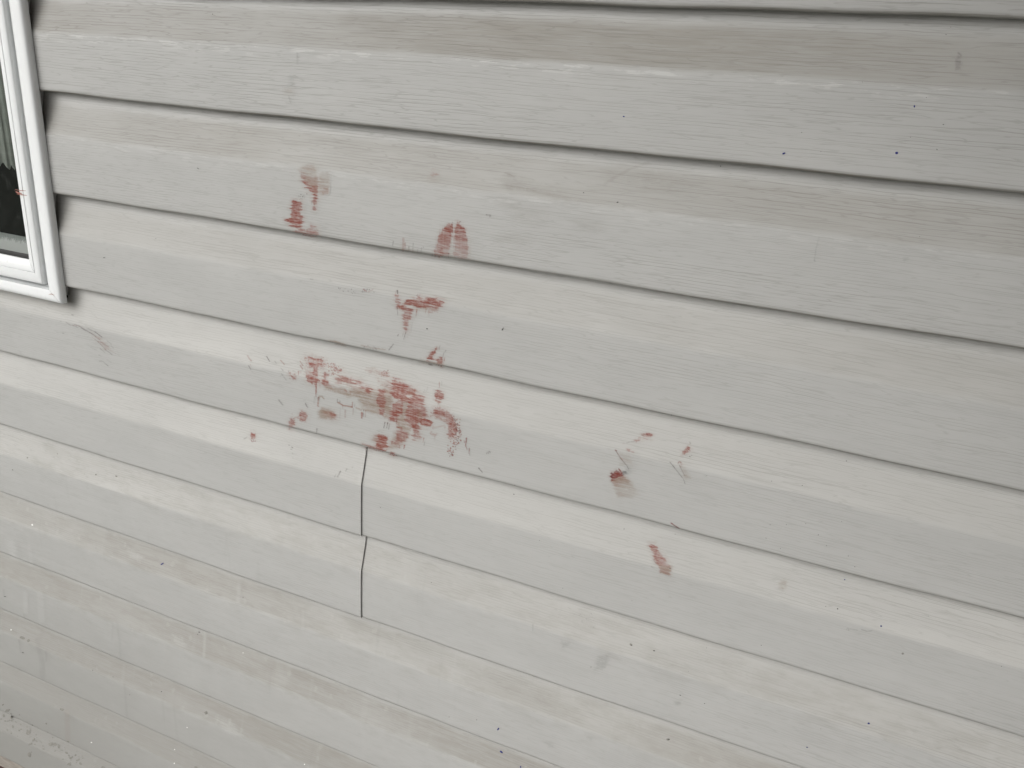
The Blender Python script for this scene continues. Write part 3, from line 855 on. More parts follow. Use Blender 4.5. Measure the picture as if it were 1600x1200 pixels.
A_, B_, C_, D_, E_ = Zm(370, 540, 8.0), Zm(490, 560, 11.43), Zm(590, 570, 11.43), Zm(560, 640, 11.43), Zm(660, 590, 7.5)
smear("paint_smear", "largest red and brown smear spread like a handprint", [
    # brown water stain between the marks
    P(B_, [(190, 470), (340, 500), (560, 540), (700, 590), (860, 600), (780, 690), (620, 690), (480, 640), (340, 580), (200, 560)], 'b', .62, 3, 2),
    P(B_, [(700, 560), (1000, 560), (1150, 560), (1290, 520), (1400, 560), (1400, 800), (1390, 1010), (1280, 985), (1150, 990), (1000, 960), (850, 880), (780, 680)], 'b', .62, 4, 2),
    P(B_, [(600, 470), (1000, 560), (1000, 640), (760, 640)], 'b', .42, 4, 2),
    P(B_, [(880, 780), (1170, 850), (1170, 990), (860, 880)], 'b', .30, 3, 2),
    P(B_, [(950, 190), (1080, 195), (1200, 240), (1330, 270), (1340, 345), (1200, 330), (1000, 280)], 'o', .48, 3, 3, dry=.8),
    P(B_, [(1120, 340), (1400, 370), (1400, 560), (1280, 560), (1180, 450)], 'o', .40, 4, 3, dry=.7),
    P(D_, [(690, 120), (850, 110), (900, 280), (960, 330), (900, 450), (680, 340), (660, 250)], 'b', .60, 3, 2),
    P(D_, [(640, 400), (900, 450), (820, 600), (680, 720), (520, 745), (540, 640)], 'b', .42, 4, 2),
    P(C_, [(440, 640), (560, 640), (520, 900), (420, 960), (400, 900)], 'b', .60, 3, 2),
    P(C_, [(100, 560), (280, 560), (260, 720), (240, 900), (130, 950)], 'b', .58, 4, 2),
    # knot of dabs at the upper left
    P(A_, [(860, 150), (930, 130), (1000, 170), (1080, 180), (1120, 230), (1060, 270), (1000, 280), (1010, 300), (1005, 340), (1030, 440), (1000, 485), (930, 470), (870, 430), (880, 360), (950, 330), (950, 280), (910, 240)], 'r', .78, 2, 3.5, 'b', .75),
    P(A_, [(850, 260), (950, 300), (900, 380), (860, 350)], 'o', .4, 3, 3, 'b', .9),
    D(A_, [(840, 130), (1000, 110), (1130, 170), (1150, 270), (1000, 300), (860, 260)], 40, .8, 'r', .6, 21),
    L(A_, [(993, 470), (990, 640)], 20, 'r', .75, 10), L(A_, [(970, 640), (965, 725)], 9, 'k', .35, 5), L(A_, [(1040, 440), (1040, 530)], 5, 'r', .35),
    P(B_, [(150, 450), (165, 340), (205, 260), (240, 320), (262, 460), (230, 500), (180, 490)], 'r', .76, 1.8, 2.5, dry=.6),
    P(B_, [(190, 470), (260, 460), (350, 470), (350, 560), (220, 560)], 'o', .38, 2, 3, 'v', .8, None, .5),
    D(B_, [(250, 80), (400, 90), (530, 200), (450, 250), (350, 300), (240, 300)], 46, .95, 'r', .75, 4),
    P(B_, [(310, 110), (390, 120), (390, 170), (310, 170)], 'r', .35, 2, 3, 'b', .9),
    P(B_, [(370, 190), (520, 190), (520, 230), (400, 240)], 'r', .50, 1.5, 3, 'b', .9),
    # two dragged strokes
    P(B_, [(430, 275), (560, 300), (700, 350), (850, 395), (885, 432), (800, 445), (720, 400), (600, 385), (470, 350)], 'r', .52, 1.8, 2.5, dry=.75),
    P(B_, [(400, 370), (560, 365), (700, 400), (780, 440), (900, 480), (1035, 555), (1000, 620), (930, 570), (830, 500), (740, 455), (560, 425), (450, 470), (390, 460)], 'r', .58, 2, 2.5, dry=.6),
    P(B_, [(430, 290), (600, 330), (620, 400), (420, 370)], 'o', .40, 3, 2), P(B_, [(560, 440), (760, 470), (1000, 610), (820, 590), (600, 500)], 'o', .28, 3, 3, dry=.6),
    P(B_, [(740, 380), (860, 420), (840, 470), (750, 450)], 'r', .35, 2, 3), P(B_, [(950, 540), (1040, 555), (1000, 630), (940, 600)], 'r', .45, 2, 3),
    D(B_, [(1220, 210), (1360, 205), (1360, 340), (1200, 325)], 34, .75, 'r', .7, 6), L(B_, [(1290, 490), (1320, 488)], 22, 'k', .5),
    # fingers
    P(B_, [(1170, 570), (1250, 575), (1292, 700), (1280, 900), (1240, 1025), (1190, 1005), (1170, 850), (1125, 760)], 'r', .68, 1.8, 3, dry=.5),
    P(C_, [(255, 300), (300, 255), (420, 295), (560, 365), (685, 430), (660, 520), (540, 540), (540, 640), (460, 660), (300, 600), (250, 500), (270, 400)], 'r', .84, 2.2, 3.2, dry=.6),
    P(C_, [(560, 400), (680, 440), (660, 540), (560, 560)], 'o', .5, 2, 4, 'b', .8),
    P(C_, [(250, 720), (330, 660), (460, 655), (470, 760), (440, 860), (330, 985), (215, 1005), (230, 860)], 'r', .84, 2.2, 2.5, dry=.42),
    P(C_, [(540, 600), (640, 530), (830, 570), (838, 720), (860, 960), (760, 965), (720, 1100), (700, 1150), (600, 1085), (490, 985), (510, 800), (560, 680)], 'r', .74, 2.2, 3, dry=.5),
    P(D_, [(880, 90), (1040, 110), (1085, 300), (1078, 405), (1000, 410), (960, 340), (940, 220)], 'r', .62, 2, 3, dry=.55),
    P(C_, [(740, 830), (800, 850), (800, 950), (740, 950)], 'b', .5, 3, 2),
    P(C_, [(760, 980), (830, 948), (975, 1010), (975, 1095), (880, 1105), (760, 1070)], 'r', .90, 1.5, 3, dry=.4),
    P(D_, [(690, 355), (780, 348), (885, 400), (895, 500), (800, 590), (700, 640), (600, 620), (690, 520), (680, 420)], 'r', .60, 2, 3, dry=.55),
    P(D_, [(960, 465), (1000, 435), (1100, 465), (1132, 520), (1110, 555), (970, 545)], 'r', .55, 1.6, 3, dry=.7),
    # palm heel at the lap
    P(D_, [(200, 440), (370, 450), (340, 610), (140, 625)], 'b', .35, 5, 2, grad=([(360, 550), (180, 550)], .10)),
    P(D_, [(290, 470), (380, 460), (360, 640), (290, 640)], 'o', .45, 5, 3),
    P(D_, [(360, 445), (440, 445), (512, 490), (512, 620), (535, 695), (480, 712), (300, 690), (310, 600), (350, 530)], 'r', .90, 1.8, 3, dry=.42),
    P(D_, [(85, 618), (160, 648), (330, 678), (520, 708), (510, 742), (330, 722), (150, 682)], 'r', .62, 1.6, 2, dry=.5),
    L(D_, [(330, 375), (430, 410)], 12, 'g', .40, 5),
    # ticks and drips
    L(D_, [(475, 228), (455, 325)], 14, 'k', .75, 6), L(D_, [(526, 230), (505, 325)], 15, 'k', .75, 6), L(D_, [(556, 260), (540, 355)], 10, 'k', .6, 4),
    L(D_, [(692, 165), (680, 245)], 15, 'd', .7, 8), L(D_, [(685, 260), (730, 265)], 18, 'r', .5), L(D_, [(685, 310), (770, 320)], 24, 'r', .6), L(D_, [(66, 60), (60, 145)], 44, 'r', .8, 30), L(D_, [(96, 5), (90, 130)], 10, 'k', .55, 4), L(D_, [(132, 15), (125, 130)], 15, 'r', .6, 5),
    L(D_, [(1168, 510), (1155, 585)], 20, 'r', .75, 8), L(D_, [(1186, 575), (1172, 640)], 10, 'k', .6, 4), L(D_, [(738, 645), (735, 690)], 26, 'r', .5, 18),
    L(D_, [(825, 640), (814, 695)], 28, 'r', .75, 14), L(D_, [(603, 572), (598, 605)], 26, 'r', .75, 20),
    L(B_, [(425, 728), (425, 785)], 18, 'k', .5), L(B_, [(470, 760), (470, 800)], 16, 'k', .45), L(B_, [(440, 785), (530, 840), (600, 850), (690, 870)], 26, 'o', .8), L(B_, [(695, 780), (690, 870)], 20, 'r', .55), L(B_, [(735, 820), (730, 870)], 8, 'k', .3),
    L(B_, [(520, 845), (520, 900)], 9, 'o', .5, 4), L(B_, [(710, 900), (704, 1010)], 14, 'o', .6, 6), L(B_, [(568, 925), (562, 1055)], 28, 'o', .42, 20), L(B_, [(478, 880), (470, 1075)], 10, 'g', .25), L(B_, [(760, 880), (850, 925)], 30, 'b', .45), L(B_, [(790, 735), (840, 770)], 16, 'g', .35),
    L(B_, [(90, 700), (75, 850), (100, 860)], 34, 'o', .75, 14), L(B_, [(90, 705), (90, 725)], 34, 'k', .4), L(B_, [(100, 680), (150, 680), (190, 720)], 26, 'b', .7), L(B_, [(560, 560), (590, 590)], 30, 'o', .7), L(B_, [(665, 595), (660, 640)], 18, 'o', .65),
    P(B_, [(85, 960), (150, 880), (260, 900), (340, 940), (395, 1040), (330, 1105), (200, 1100), (100, 1060)], 'b', .70, 4, 2, dry=.3),
    P(B_, [(300, 965), (370, 960), (400, 1050), (320, 1060)], 'r', .62, 3, 2), P(B_, [(200, 930), (320, 950), (330, 1060), (200, 1050)], 'o', .3, 4, 2),
    # square dab and the arching speckled band on the right
    P(C_, [(1040, 490), (1080, 455), (1185, 520), (1165, 600), (1110, 645), (1040, 620), (1025, 550)], 'r', .74, 1.5, 2.5, dry=.8),
    L(C_, [(1105, 310), (1105, 400)], 18, 'r', .5, 10), L(C_, [(1148, 295), (1145, 370)], 9, 'k', .3), P(C_, [(1050, 640), (1130, 640), (1100, 720), (1060, 700)], 'o', .5, 2, 3, dry=.8),
    P(E_, [(150, 345), (190, 350), (290, 390), (370, 480), (402, 530), (415, 640), (380, 690), (330, 720), (298, 680), (300, 540), (270, 490), (170, 460), (110, 440)], 'r', .70, 2, 3.5, 'b', .75),
    P(E_, [(100, 430), (200, 440), (300, 490), (300, 560), (200, 500)], 'o', .42, 3, 3),
    D(E_, [(340, 420), (450, 490), (465, 720), (340, 940), (280, 910), (310, 720)], 120, .95, 'r', .85, 8), D(E_, [(360, 430), (440, 560), (450, 720), (400, 760), (380, 600)], 40, .8, 'k', .6, 9),
    L(E_, [(350, 890), (345, 915)], 12, 'g', .5), L(E_, [(130, 570), (125, 590), (260, 560), (265, 590)], 22, 'o', .30), P(E_, [(95, 645), (165, 655), (150, 745), (125, 700)], 'o', .45, 1.5, 3, 'b', .9),
    L(E_, [(518, 708), (505, 810)], 15, 'd', .8, 10), L(E_, [(490, 740), (495, 765)], 9, 'd', .6), L(E_, [(515, 810), (524, 845)], 9, 'd', .6), L(E_, [(551, 830), (547, 890)], 16, 'd', .65, 10), L(E_, [(553, 892), (555, 908)], 5, 'k', .4),
    D(E_, [(10, 150), (70, 110), (60, 190), (20, 210)], 8, .8, 'g', .35, 12)], 41)
smear("paint_smear", "small red half disc printed at the lap right of the joint", [
    P(D_, [(545, 797), (590, 765), (640, 770), (692, 828), (620, 822)], 'r', .85, 1.3, 2, dry=.4), L(D_, [(670, 815), (692, 826)], 14, 'k', .6)], 43)
smear("paint_smear", "pair of faint red fingertip dabs left of the handprint", [
    P(A_, [(680, 900), (720, 960), (710, 1035), (660, 1030), (655, 960)], 'r', .58, 1.6, 3, dry=.6),
    P(A_, [(800, 810), (860, 820), (882, 880), (850, 950), (800, 940), (780, 890)], 'r', .62, 1.6, 2.5, 'b', .6),
    D(A_, [(690, 850), (800, 830), (800, 950), (720, 1000)], 16, .8, 'r', .6, 15), L(A_, [(730, 900), (770, 890)], 24, 'o', .4), L(A_, [(1003, 1040), (995, 1095)], 18, 'k', .45, 10)], 47)
smear("paint_smear", "scattered thin red nicks far left of the handprint", [
    L(A_, [(135, 125), (160, 165), (182, 190)], 18, 'r', .5), L(A_, [(150, 250), (175, 300)], 11, 'k', .5), L(A_, [(170, 235), (180, 265)], 8, 'r', .3), L(A_, [(373, 135), (412, 197)], 11, 'k', .6), L(A_, [(478, 200), (495, 218)], 9, 'k', .35),
    L(A_, [(550, 185), (592, 232)], 16, 'o', .7), L(A_, [(553, 282), (578, 312)], 11, 'k', .4), L(A_, [(560, 350), (620, 432)], 9, 'g', .35), L(A_, [(545, 380), (575, 370)], 6, 'g', .3),
    P(A_, [(655, 345), (700, 372), (730, 365), (735, 412), (700, 412)], 'r', .62, 1.6, 3, 'b', .6), L(A_, [(648, 315), (654, 340)], 8, 'k', .4), L(A_, [(655, 412), (668, 413)], 9, 'k', .5),
    L(A_, [(790, 195), (828, 250)], 14, 'r', .5), L(A_, [(795, 250), (822, 288)], 18, 'r', .55), L(A_, [(770, 325), (770, 365)], 14, 'r', .45), L(A_, [(770, 320), (802, 330)], 14, 'o', .5), L(A_, [(700, 310), (740, 330)], 10, 'g', .25),
    L(A_, [(525, 680), (575, 742)], 16, 'g', .40), L(A_, [(858, 720), (868, 745), (885, 775)], 12, 'k', .6), L(A_, [(835, 690), (865, 680)], 6, 'g', .25)], 53, stuff=True)
smear("paint_smear", "small isolated red blot with grey dashes on the lower board", [
    P(A_, [(183, 1085), (217, 1083), (237, 1120), (222, 1160), (190, 1162), (168, 1130)], 'r', .90, 1.2, 2, 'b', .4), L(A_, [(90, 1168), (132, 1140)], 9, 'k', .4),
    D(A_, [(160, 1120), (250, 1170), (235, 1205), (165, 1200)], 10, .8, 'd', .8, 18)], 59)
z = Zm(360, 520, 3.81)
smear("paint_smear", "row of tiny dark flecks below the isolated blot", [
    L(z, [(348, 668), (352, 670)], 4, 'k', .6), L(z, [(365, 680), (372, 684)], 5, 'k', .6), L(z, [(360, 693), (366, 692)], 4, 'k', .6), L(z, [(368, 718), (372, 720)], 4, 'k', .5), L(z, [(372, 740), (374, 752)], 3, 'g', .3),
    L(z, [(655, 825), (638, 856)], 8, 'k', .45), L(z, [(628, 845), (620, 858)], 5, 'k', .4), L(z, [(694, 810), (686, 824)], 5, 'k', .4), L(z, [(728, 798), (724, 804)], 4, 'k', .3),
    L(z, [(1478, 805), (1500, 830)], 5, 'k', .75), L(z, [(1525, 720), (1530, 710)], 5, 'k', .7), L(z, [(1536, 717), (1541, 705)], 5, 'k', .7), L(z, [(1546, 714), (1548, 708)], 4, 'k', .6)], 61, stuff=True)
z = Zm(940, 670, 10.0)
smear("paint_smear", "dark red fingertip with a long brown drag below it", [
    P(z, [(150, 785), (340, 715), (440, 800), (520, 920), (605, 1045), (480, 1085), (250, 1070), (200, 900)], 'b', .72, 3.5, 2, dry=.5, grad=([(260, 760), (420, 1080)], .28)),
    P(z, [(160, 760), (340, 715), (400, 800), (200, 900)], 'o', .30, 5, 2),
    P(z, [(138, 745), (155, 690), (190, 690), (235, 660), (290, 690), (342, 722), (250, 742), (200, 795), (160, 805)], 'd', .90, 1.3, 2.2, dry=.25),
    L(z, [(270, 625), (330, 710)], 22, 'd', .7), L(z, [(150, 690), (180, 710)], 14, 'k', .7), L(z, [(140, 742), (165, 748)], 16, 'k', .8), L(z, [(150, 790), (175, 800)], 12, 'd', .8)], 67)
smear("grime_scratch", "thin grey brown scratch with a red tip running down from the crease", [
    L(z, [(214, 335), (235, 345)], 22, 'd', .7), L(z, [(225, 345), (300, 465), (400, 580), (420, 630)], 17, 'g', .55, 12), L(z, [(240, 365), (330, 490)], 12, 'o', .5),
    P(z, [(290, 390), (430, 400), (480, 570), (300, 560)], 'b', .30, 5, 2), P(z, [(375, 620), (440, 625), (450, 700), (360, 690)], 'g', .30, 4, 2)], 71)
smear("paint_smear", "wispy red trail of flecks pointing to lower left", [
    P(z, [(620, 100), (705, 68), (780, 95), (765, 150), (650, 150)], 'r', .68, 1.5, 3, 'h', .8), P(z, [(520, 170), (590, 128), (592, 180), (540, 198)], 'r', .52, 1.5, 3, 'b', .8),
    L(z, [(395, 218), (440, 203), (520, 196)], 9, 'k', .45), L(z, [(700, 80), (720, 95)], 22, 'd', .6), L(z, [(630, 98), (660, 95)], 9, 'k', .5),
    P(z, [(400, 318), (440, 318), (495, 362), (430, 368)], 'r', .52, 1.4, 3, 'b', .8), L(z, [(330, 225), (360, 222)], 6, 'r', .3)], 73)
smear("paint_smear", "loose cluster of red specks above the pair of scratches", [
    P(z, [(1260, 370), (1310, 300), (1350, 268), (1388, 330), (1325, 400), (1270, 402)], 'r', .62, 1.5, 3.5, 'b', .9), D(z, [(1255, 360), (1350, 260), (1400, 340), (1300, 420)], 22, .8, 'r', .7, 22),
    L(z, [(1375, 205), (1395, 232)], 12, 'k', .35), L(z, [(1408, 412), (1412, 414)], 14, 'k', .6), L(z, [(1378, 430), (1382, 434)], 14, 'k', .6)], 79, stuff=True)
smear("grime_scratch", "pair of parallel grey scratches with a red hooked tip", [
    L(z, [(1070, 522), (1180, 660), (1280, 785), (1305, 860)], 17, 'g', .50, 12), L(z, [(1072, 525), (1140, 600)], 12, 'k', .35), L(z, [(1195, 545), (1200, 522), (1222, 514), (1242, 526)], 16, 'd', .6), L(z, [(1212, 560), (1300, 735)], 14, 'g', .45),
    P(z, [(1240, 590), (1320, 625), (1380, 770), (1300, 795)], 'b', .45, 4, 2), P(z, [(1215, 520), (1280, 560), (1240, 570)], 'o', .4, 2, 2)], 83)
z = Zm(900, 640, 4.287)
smear("paint_smear", "slanting red finger streak alone on the lower right board", [
    P(z, [(488, 903), (525, 900), (580, 975), (635, 1050), (628, 1105), (572, 1092), (528, 1000)], 'r', .92, 1.6, 2.2, dry=.5, grad=([(510, 930), (610, 1080)], .35)),
    P(z, [(560, 1040), (645, 1050), (632, 1110), (565, 1095)], 'b', .5, 2.5, 2), L(z, [(620, 1108), (634, 1104)], 5, 'r', .4),
    L(z, [(515, 1000), (555, 1055)], 3, 'g', .3), L(z, [(505, 1050), (540, 1078)], 3, 'g', .3)], 89)
smear("paint_smear", "short dark red dash resting on a lap edge", [
    L(z, [(636, 759), (668, 780), (692, 797)], 8, 'd', .75, 5), L(z, [(655, 776), (690, 796)], 7, 'g', .4)], 97)
z = Zm(90, 490, 13.33)
smear("paint_smear", "curving bundle of fine pinkish grey scratches below the window", [
    L(z, [(180, 180), (255, 235), (300, 235), (430, 292)], 16, 'k', .32), L(z, [(350, 222), (480, 275), (620, 360), (800, 470)], 22, 'k', .36), L(z, [(330, 240), (470, 260)], 14, 'r', .25), L(z, [(610, 300), (700, 350)], 12, 'g', .4), L(z, [(650, 310), (800, 395), (925, 490)], 15, 'k', .40),
    L(z, [(490, 300), (580, 355), (700, 410), (870, 540)], 18, 'k', .36), L(z, [(780, 535), (870, 610), (950, 690), (1010, 760), (1140, 855)], 18, 'k', .36), L(z, [(900, 585), (980, 640), (1070, 695)], 17, 'k', .34), L(z, [(780, 375), (930, 490)], 13, 'k', .45),
    L(z, [(885, 725), (985, 812)], 11, 'k', .34), L(z, [(1030, 565), (1120, 635)], 13, 'g', .35), L(z, [(1120, 675), (1165, 718)], 13, 'g', .35), L(z, [(1060, 750), (1220, 835)], 9, 'r', .22), L(z, [(720, 490), (860, 590)], 10, 'r', .25),
    P(z, [(700, 395), (900, 530), (1090, 720), (1010, 750), (860, 590)], 'o', .42, 3, 3), L(z, [(880, 988), (945, 995), (1055, 1092)], 12, 'g', .50), L(z, [(690, 705), (820, 765)], 9, 'g', .3), L(z, [(1030, 960), (1120, 1015)], 9, 'g', .25), L(z, [(860, 860), (910, 890)], 10, 'g', .3),
    L(z, [(60, 160), (80, 160)], 14, 'g', .4), L(z, [(100, 405), (130, 412)], 14, 'g', .35), L(z, [(300, 25), (325, 30)], 26, 'g', .6)], 101, stuff=True)
z = Zm(400, 230, 4.0)
smear("paint_smear", "faint pink thumb dab high above the twin finger marks", [
    P(z, [(1085, 160), (1110, 148), (1140, 158), (1140, 178), (1105, 180)], 'o', .60, 3, 3), P(z, [(1070, 185), (1120, 180), (1140, 215), (1080, 225)], 'b', .22, 4, 2)], 103)
smear("paint_smear", "dotted line of tiny dark red marks along the crease", [
    D(z, [(515, 875), (620, 890), (620, 920), (515, 915)], 12, .8, 'k', .6, 31), D(z, [(665, 882), (750, 890), (750, 912), (665, 908)], 14, .9, 'k', .6, 32), L(z, [(672, 888), (690, 902)], 7, 'r', .6), L(z, [(700, 905), (730, 890)], 5, 'r', .5), L(z, [(340, 824), (358, 826)], 4, 'k', .4),
    L(z, [(1440, 422), (1465, 424), (1462, 436)], 4, 'k', .55), L(z, [(1538, 1140), (1548, 1128)], 5, 'k', .6)], 107, stuff=True)
smear("grime_smudge", "brown dirty rub along the lap above the handprint", [
    P(Zm(360, 520, 3.81), [(585, 40), (600, 45), (680, 60), (685, 78), (640, 72), (590, 55)], 'b', .55, 2, 3), L(Zm(360, 520, 3.81), [(780, 75), (860, 92), (920, 100)], 8, 'b', .55), D(Zm(360, 520, 3.81), [(780, 70), (925, 92), (925, 108), (790, 90)], 16, .9, 'g', .4, 33),
    L(Zm(360, 520, 3.81), [(970, 68), (944, 102)], 6, 'k', .55), L(Zm(360, 520, 3.81), [(1040, 5), (1036, 30)], 5, 'k', .5), L(Zm(360, 520, 3.81), [(1000, 10), (996, 18)], 5, 'k', .5)], 109, stuff=True)
z = Zm(760, 240, 7.06)
smear("grime_smudge", "faded grey brown handprint on the upper board", [
    P(z, [(130, 290), (240, 215), (520, 330), (900, 470), (1100, 520), (1000, 540), (640, 490), (400, 420), (200, 400)], 's', .26, 6, 3, dry=.8),
    P(z, [(200, 340), (320, 350), (560, 400), (540, 430), (380, 390), (220, 375)], 's', .28, 5, 3, dry=.9),
    P(z, [(90, 530), (200, 490), (340, 515), (520, 570), (660, 640), (560, 710), (330, 690), (210, 630)], 's', .16, 9, 5, dry=.9),
    P(z, [(90, 940), (200, 870), (340, 870), (470, 930), (500, 960), (380, 990), (180, 985)], 's', .20, 9, 5, dry=.8), P(z, [(310, 720), (470, 690), (650, 740), (560, 790), (400, 770)], 's', .14, 8, 5),
    P(z, [(940, 745), (1060, 735), (1200, 780), (1300, 830), (1200, 860), (1050, 820)], 's', .24, 9, 5, dry=.9),
    L(z, [(210, 212), (310, 255)], 16, 's', .30), L(z, [(395, 375), (520, 405)], 9, 'g', .14), L(z, [(210, 345), (320, 360)], 9, 'g', .12)], 113, stuff=True)
z = Zm(800, 0, 4.0)
smear("grime_smudge", "pale brown arc rubbed across the upper board near the lap", [
    L(z, [(850, 1015), (740, 1055), (640, 1110), (580, 1150)], 18, 's', .20), P(z, [(540, 1060), (640, 1010), (790, 1025), (690, 1070), (600, 1130)], 's', .16, 9, 5), P(z, [(720, 1120), (820, 1070), (960, 1080), (1060, 1110), (1130, 1150), (1000, 1180), (830, 1180)], 's', .22, 10, 6, dry=.9)], 127, stuff=True)

z = Zm(1200, 0, 4.0)
smear("grime_smudge", "short upright grey scuff on the top board at the right", [
    P(z, [(1185, 325), (1208, 330), (1200, 430), (1170, 440), (1172, 380)], 'g', .24, 2, 2, 'b', .9), L(z, [(1190, 330), (1205, 345)], 10, 'g', .3), L(z, [(1180, 385), (1200, 388)], 8, 'g', .35)], 131)
z = Zm(1200, 300, 4.0)
smear("grime_smudge", "thin dotted upright scuff on the second board from the top", [
    L(z, [(320, 280), (300, 350), (290, 435)], 7, 'g', .12), D(z, [(310, 280), (325, 285), (300, 440), (283, 435)], 9, .7, 'g', .4, 5), P(z, [(840, 410), (880, 400), (880, 430), (850, 440)], 'g', .16, 4, 2)], 137, stuff=True)
z = Zm(400, 0, 4.0)
smear("grime_smudge", "olive patchy upright stain on the top board near the middle", [
    P(z, [(195, 480), (235, 480), (235, 530), (195, 530)], 'g', .14, 3, 2, dry=.9), P(z, [(170, 545), (235, 550), (230, 590), (175, 590)], 'b', .22, 4, 2, dry=.9), L(z, [(205, 600), (215, 640)], 8, 'g', .16), L(z, [(258, 330), (258, 400)], 6, 'g', .16)], 139, stuff=True)
z = Zm(1200, 900, 4.0)
smear("grime_smudge", "oval brownish water stain on the right lower board", [
    P(z, [(72, 40), (95, 22), (118, 32), (114, 70), (90, 88), (70, 70)], 'b', .34, 3, 1.5, 'b', .6), L(z, [(492, 332), (500, 325), (505, 340)], 5, 'g', .35), L(z, [(505, 330), (560, 338)], 4, 'g', .35), L(z, [(585, 335), (620, 345), (650, 341)], 5, 'g', .5)], 149, stuff=True)
z = Zm(700, 900, 3.2)
smear("grime_smudge", "blurred grey thumb marks on the lower boards at the middle", [
    P(z, [(755, 400), (805, 390), (800, 430), (770, 470), (735, 468)], 'g', .20, 3, 2, dry=.8), P(z, [(570, 330), (605, 335), (600, 352), (575, 352)], 'g', .16, 3, 2), P(z, [(1135, 630), (1158, 628), (1160, 645), (1140, 648)], 'g', .24, 3, 1),
    P(z, [(485, 830), (510, 830), (525, 850), (505, 855)], 'g', .16, 3, 2), P(z, [(700, 805), (725, 808), (715, 820)], 'g', .16, 3, 1), D(z, [(620, 190), (720, 180), (740, 260), (650, 270)], 24, .7, 'g', .28, 6), L(z, [(425, 240), (424, 275)], 5, 'g', .2)], 151, stuff=True)
z = Zm(0, 825, 3.2)
smear("water_run", "dark and pale water runs trickling down the lower left boards", [
    L(z, [(585, 470), (598, 560), (603, 655)], 10, 'g', .16), L(z, [(185, 560), (205, 660), (212, 750)], 22, 'g', .14), L(z, [(95, 560), (104, 620), (118, 626)], 7, 'g', .30), L(z, [(230, 615), (232, 662)], 6, 'g', .30), L(z, [(18, 310), (22, 342), (34, 344)], 6, 'g', .30),
    L(z, [(335, 920), (340, 1060)], 26, 'b', .24), L(z, [(622, 780), (635, 940)], 9, 'g', .14), L(z, [(565, 480), (560, 560)], 6, 'g', .12), L(z, [(120, 430), (122, 455)], 6, 'g', .3),
    L(z, [(1025, 520), (1020, 640)], 12, 'w', .45), P(z, [(35, 60), (70, 60), (80, 150), (55, 150)], 'w', .35, 5, 3), L(z, [(145, 90), (158, 180)], 18, 'w', .3), L(z, [(125, 320), (130, 420)], 22, 'w', .3), L(z, [(200, 330), (208, 460)], 30, 'w', .35), L(z, [(1195, 280), (1190, 370)], 18, 'w', .3), L(z, [(1515, 420), (1515, 500)], 12, 'w', .3),
    P(z, [(640, 110), (720, 140), (700, 165), (650, 150)], 'w', .35, 4, 3), P(z, [(860, 530), (910, 550), (930, 600), (880, 580)], 'w', .30, 4, 3), P(z, [(1080, 945), (1160, 980), (1210, 1040), (1130, 1020)], 'w', .28, 5, 3)], 157, stuff=True, blur=2.2, gain=.62)

def on_plane(pts, y):
    u = np.array([p[0] for p in pts], float); v = np.array([p[1] for p in pts], float)
    d = np.stack([(u - 800) / F, (v - 600) / F, np.ones_like(u)], -1) @ R3
    t = (y - CAM[1]) / d[:, 1]
    return CAM + t[:, None] * d

M_NICK = mat_plain("rubbed_red_paint", (0.30, 0.10, 0.075), (0.42, 0.20, 0.16), 0.6, (500, 500, 500))
def scratch(z, strokes, y, label):
    V_, F_ = [], []
    for pts, w in strokes:
        pp = z.pts(pts)
        b = len(V_)
        for i, (px, py) in enumerate(pp):
            hw = w / z.f / 2 * (0.35 if i in (0, len(pp) - 1) else 1.0)
            for q in (-hw, hw):
                c = on_plane([(px, py + q)], y)[0]
                V_.append(W(*c))
        for i in range(len(pp) - 1):
            F_.append((b + 2 * i, b + 2 * i + 1, b + 2 * i + 3, b + 2 * i + 2))
    o = obj("paint_scratch", mesh("paint_scratch", V_, F_), M_NICK, win, False)
    o["label"] = label
z = Zm(0, 250, 4.443)
scratch(z, [([(104, 205), (140, 212), (180, 214)], 5), ([(108, 218), (125, 228), (150, 233)], 13), ([(118, 238), (150, 241), (188, 246)], 6), ([(110, 225), (135, 240)], 5)], -.0446, "red paint scratch on the sash stile")
scratch(z, [([(338, 933), (358, 930), (378, 939)], 4)], -.0752, "fine red scratch at the casing corner")

# ------------------------------------------------------------------ flecks and ink spots
def disc(u, v, r, asp=1.0, ang=0.0, lift=.004, n=9, seed=0):
    rg = random.Random(seed)
    c = []
    for i in range(n):
        a = 2 * math.pi * i / n
        rr = r * rg.uniform(.82, 1.18)
        dx, dy = rr * asp * math.cos(a), rr * math.sin(a)
        c.append((u + dx * math.cos(ang) - dy * math.sin(ang), v + dx * math.sin(ang) + dy * math.cos(ang)))
    us = np.array([p[0] for p in c] + [u]); vs = np.array([p[1] for p in c] + [v])
    x, y, z_, k, t = on_wall(us, vs, .0025)
    y = np.array(y); y[-1] -= lift
    pts = [W(x[i], y[i], z_[i]) for i in range(n + 1)]
    fs = [(i, n, (i + 1) % n) for i in range(n)]
    return pts, fs

def flecks(name, mat, items, label=None, stuff=True):
    V_, F_ = [], []
    for i, it in enumerate(items):
        pts, fs = disc(*it, seed=i)
        b = len(V_)
        V_ += pts; F_ += [tuple(b + q for q in f) for f in fs]
    me = mesh(name, V_, F_)
    o = obj(name, me, mat, wall)
    if stuff: o["kind"] = "stuff"
    if label: o["label"] = label
    return o

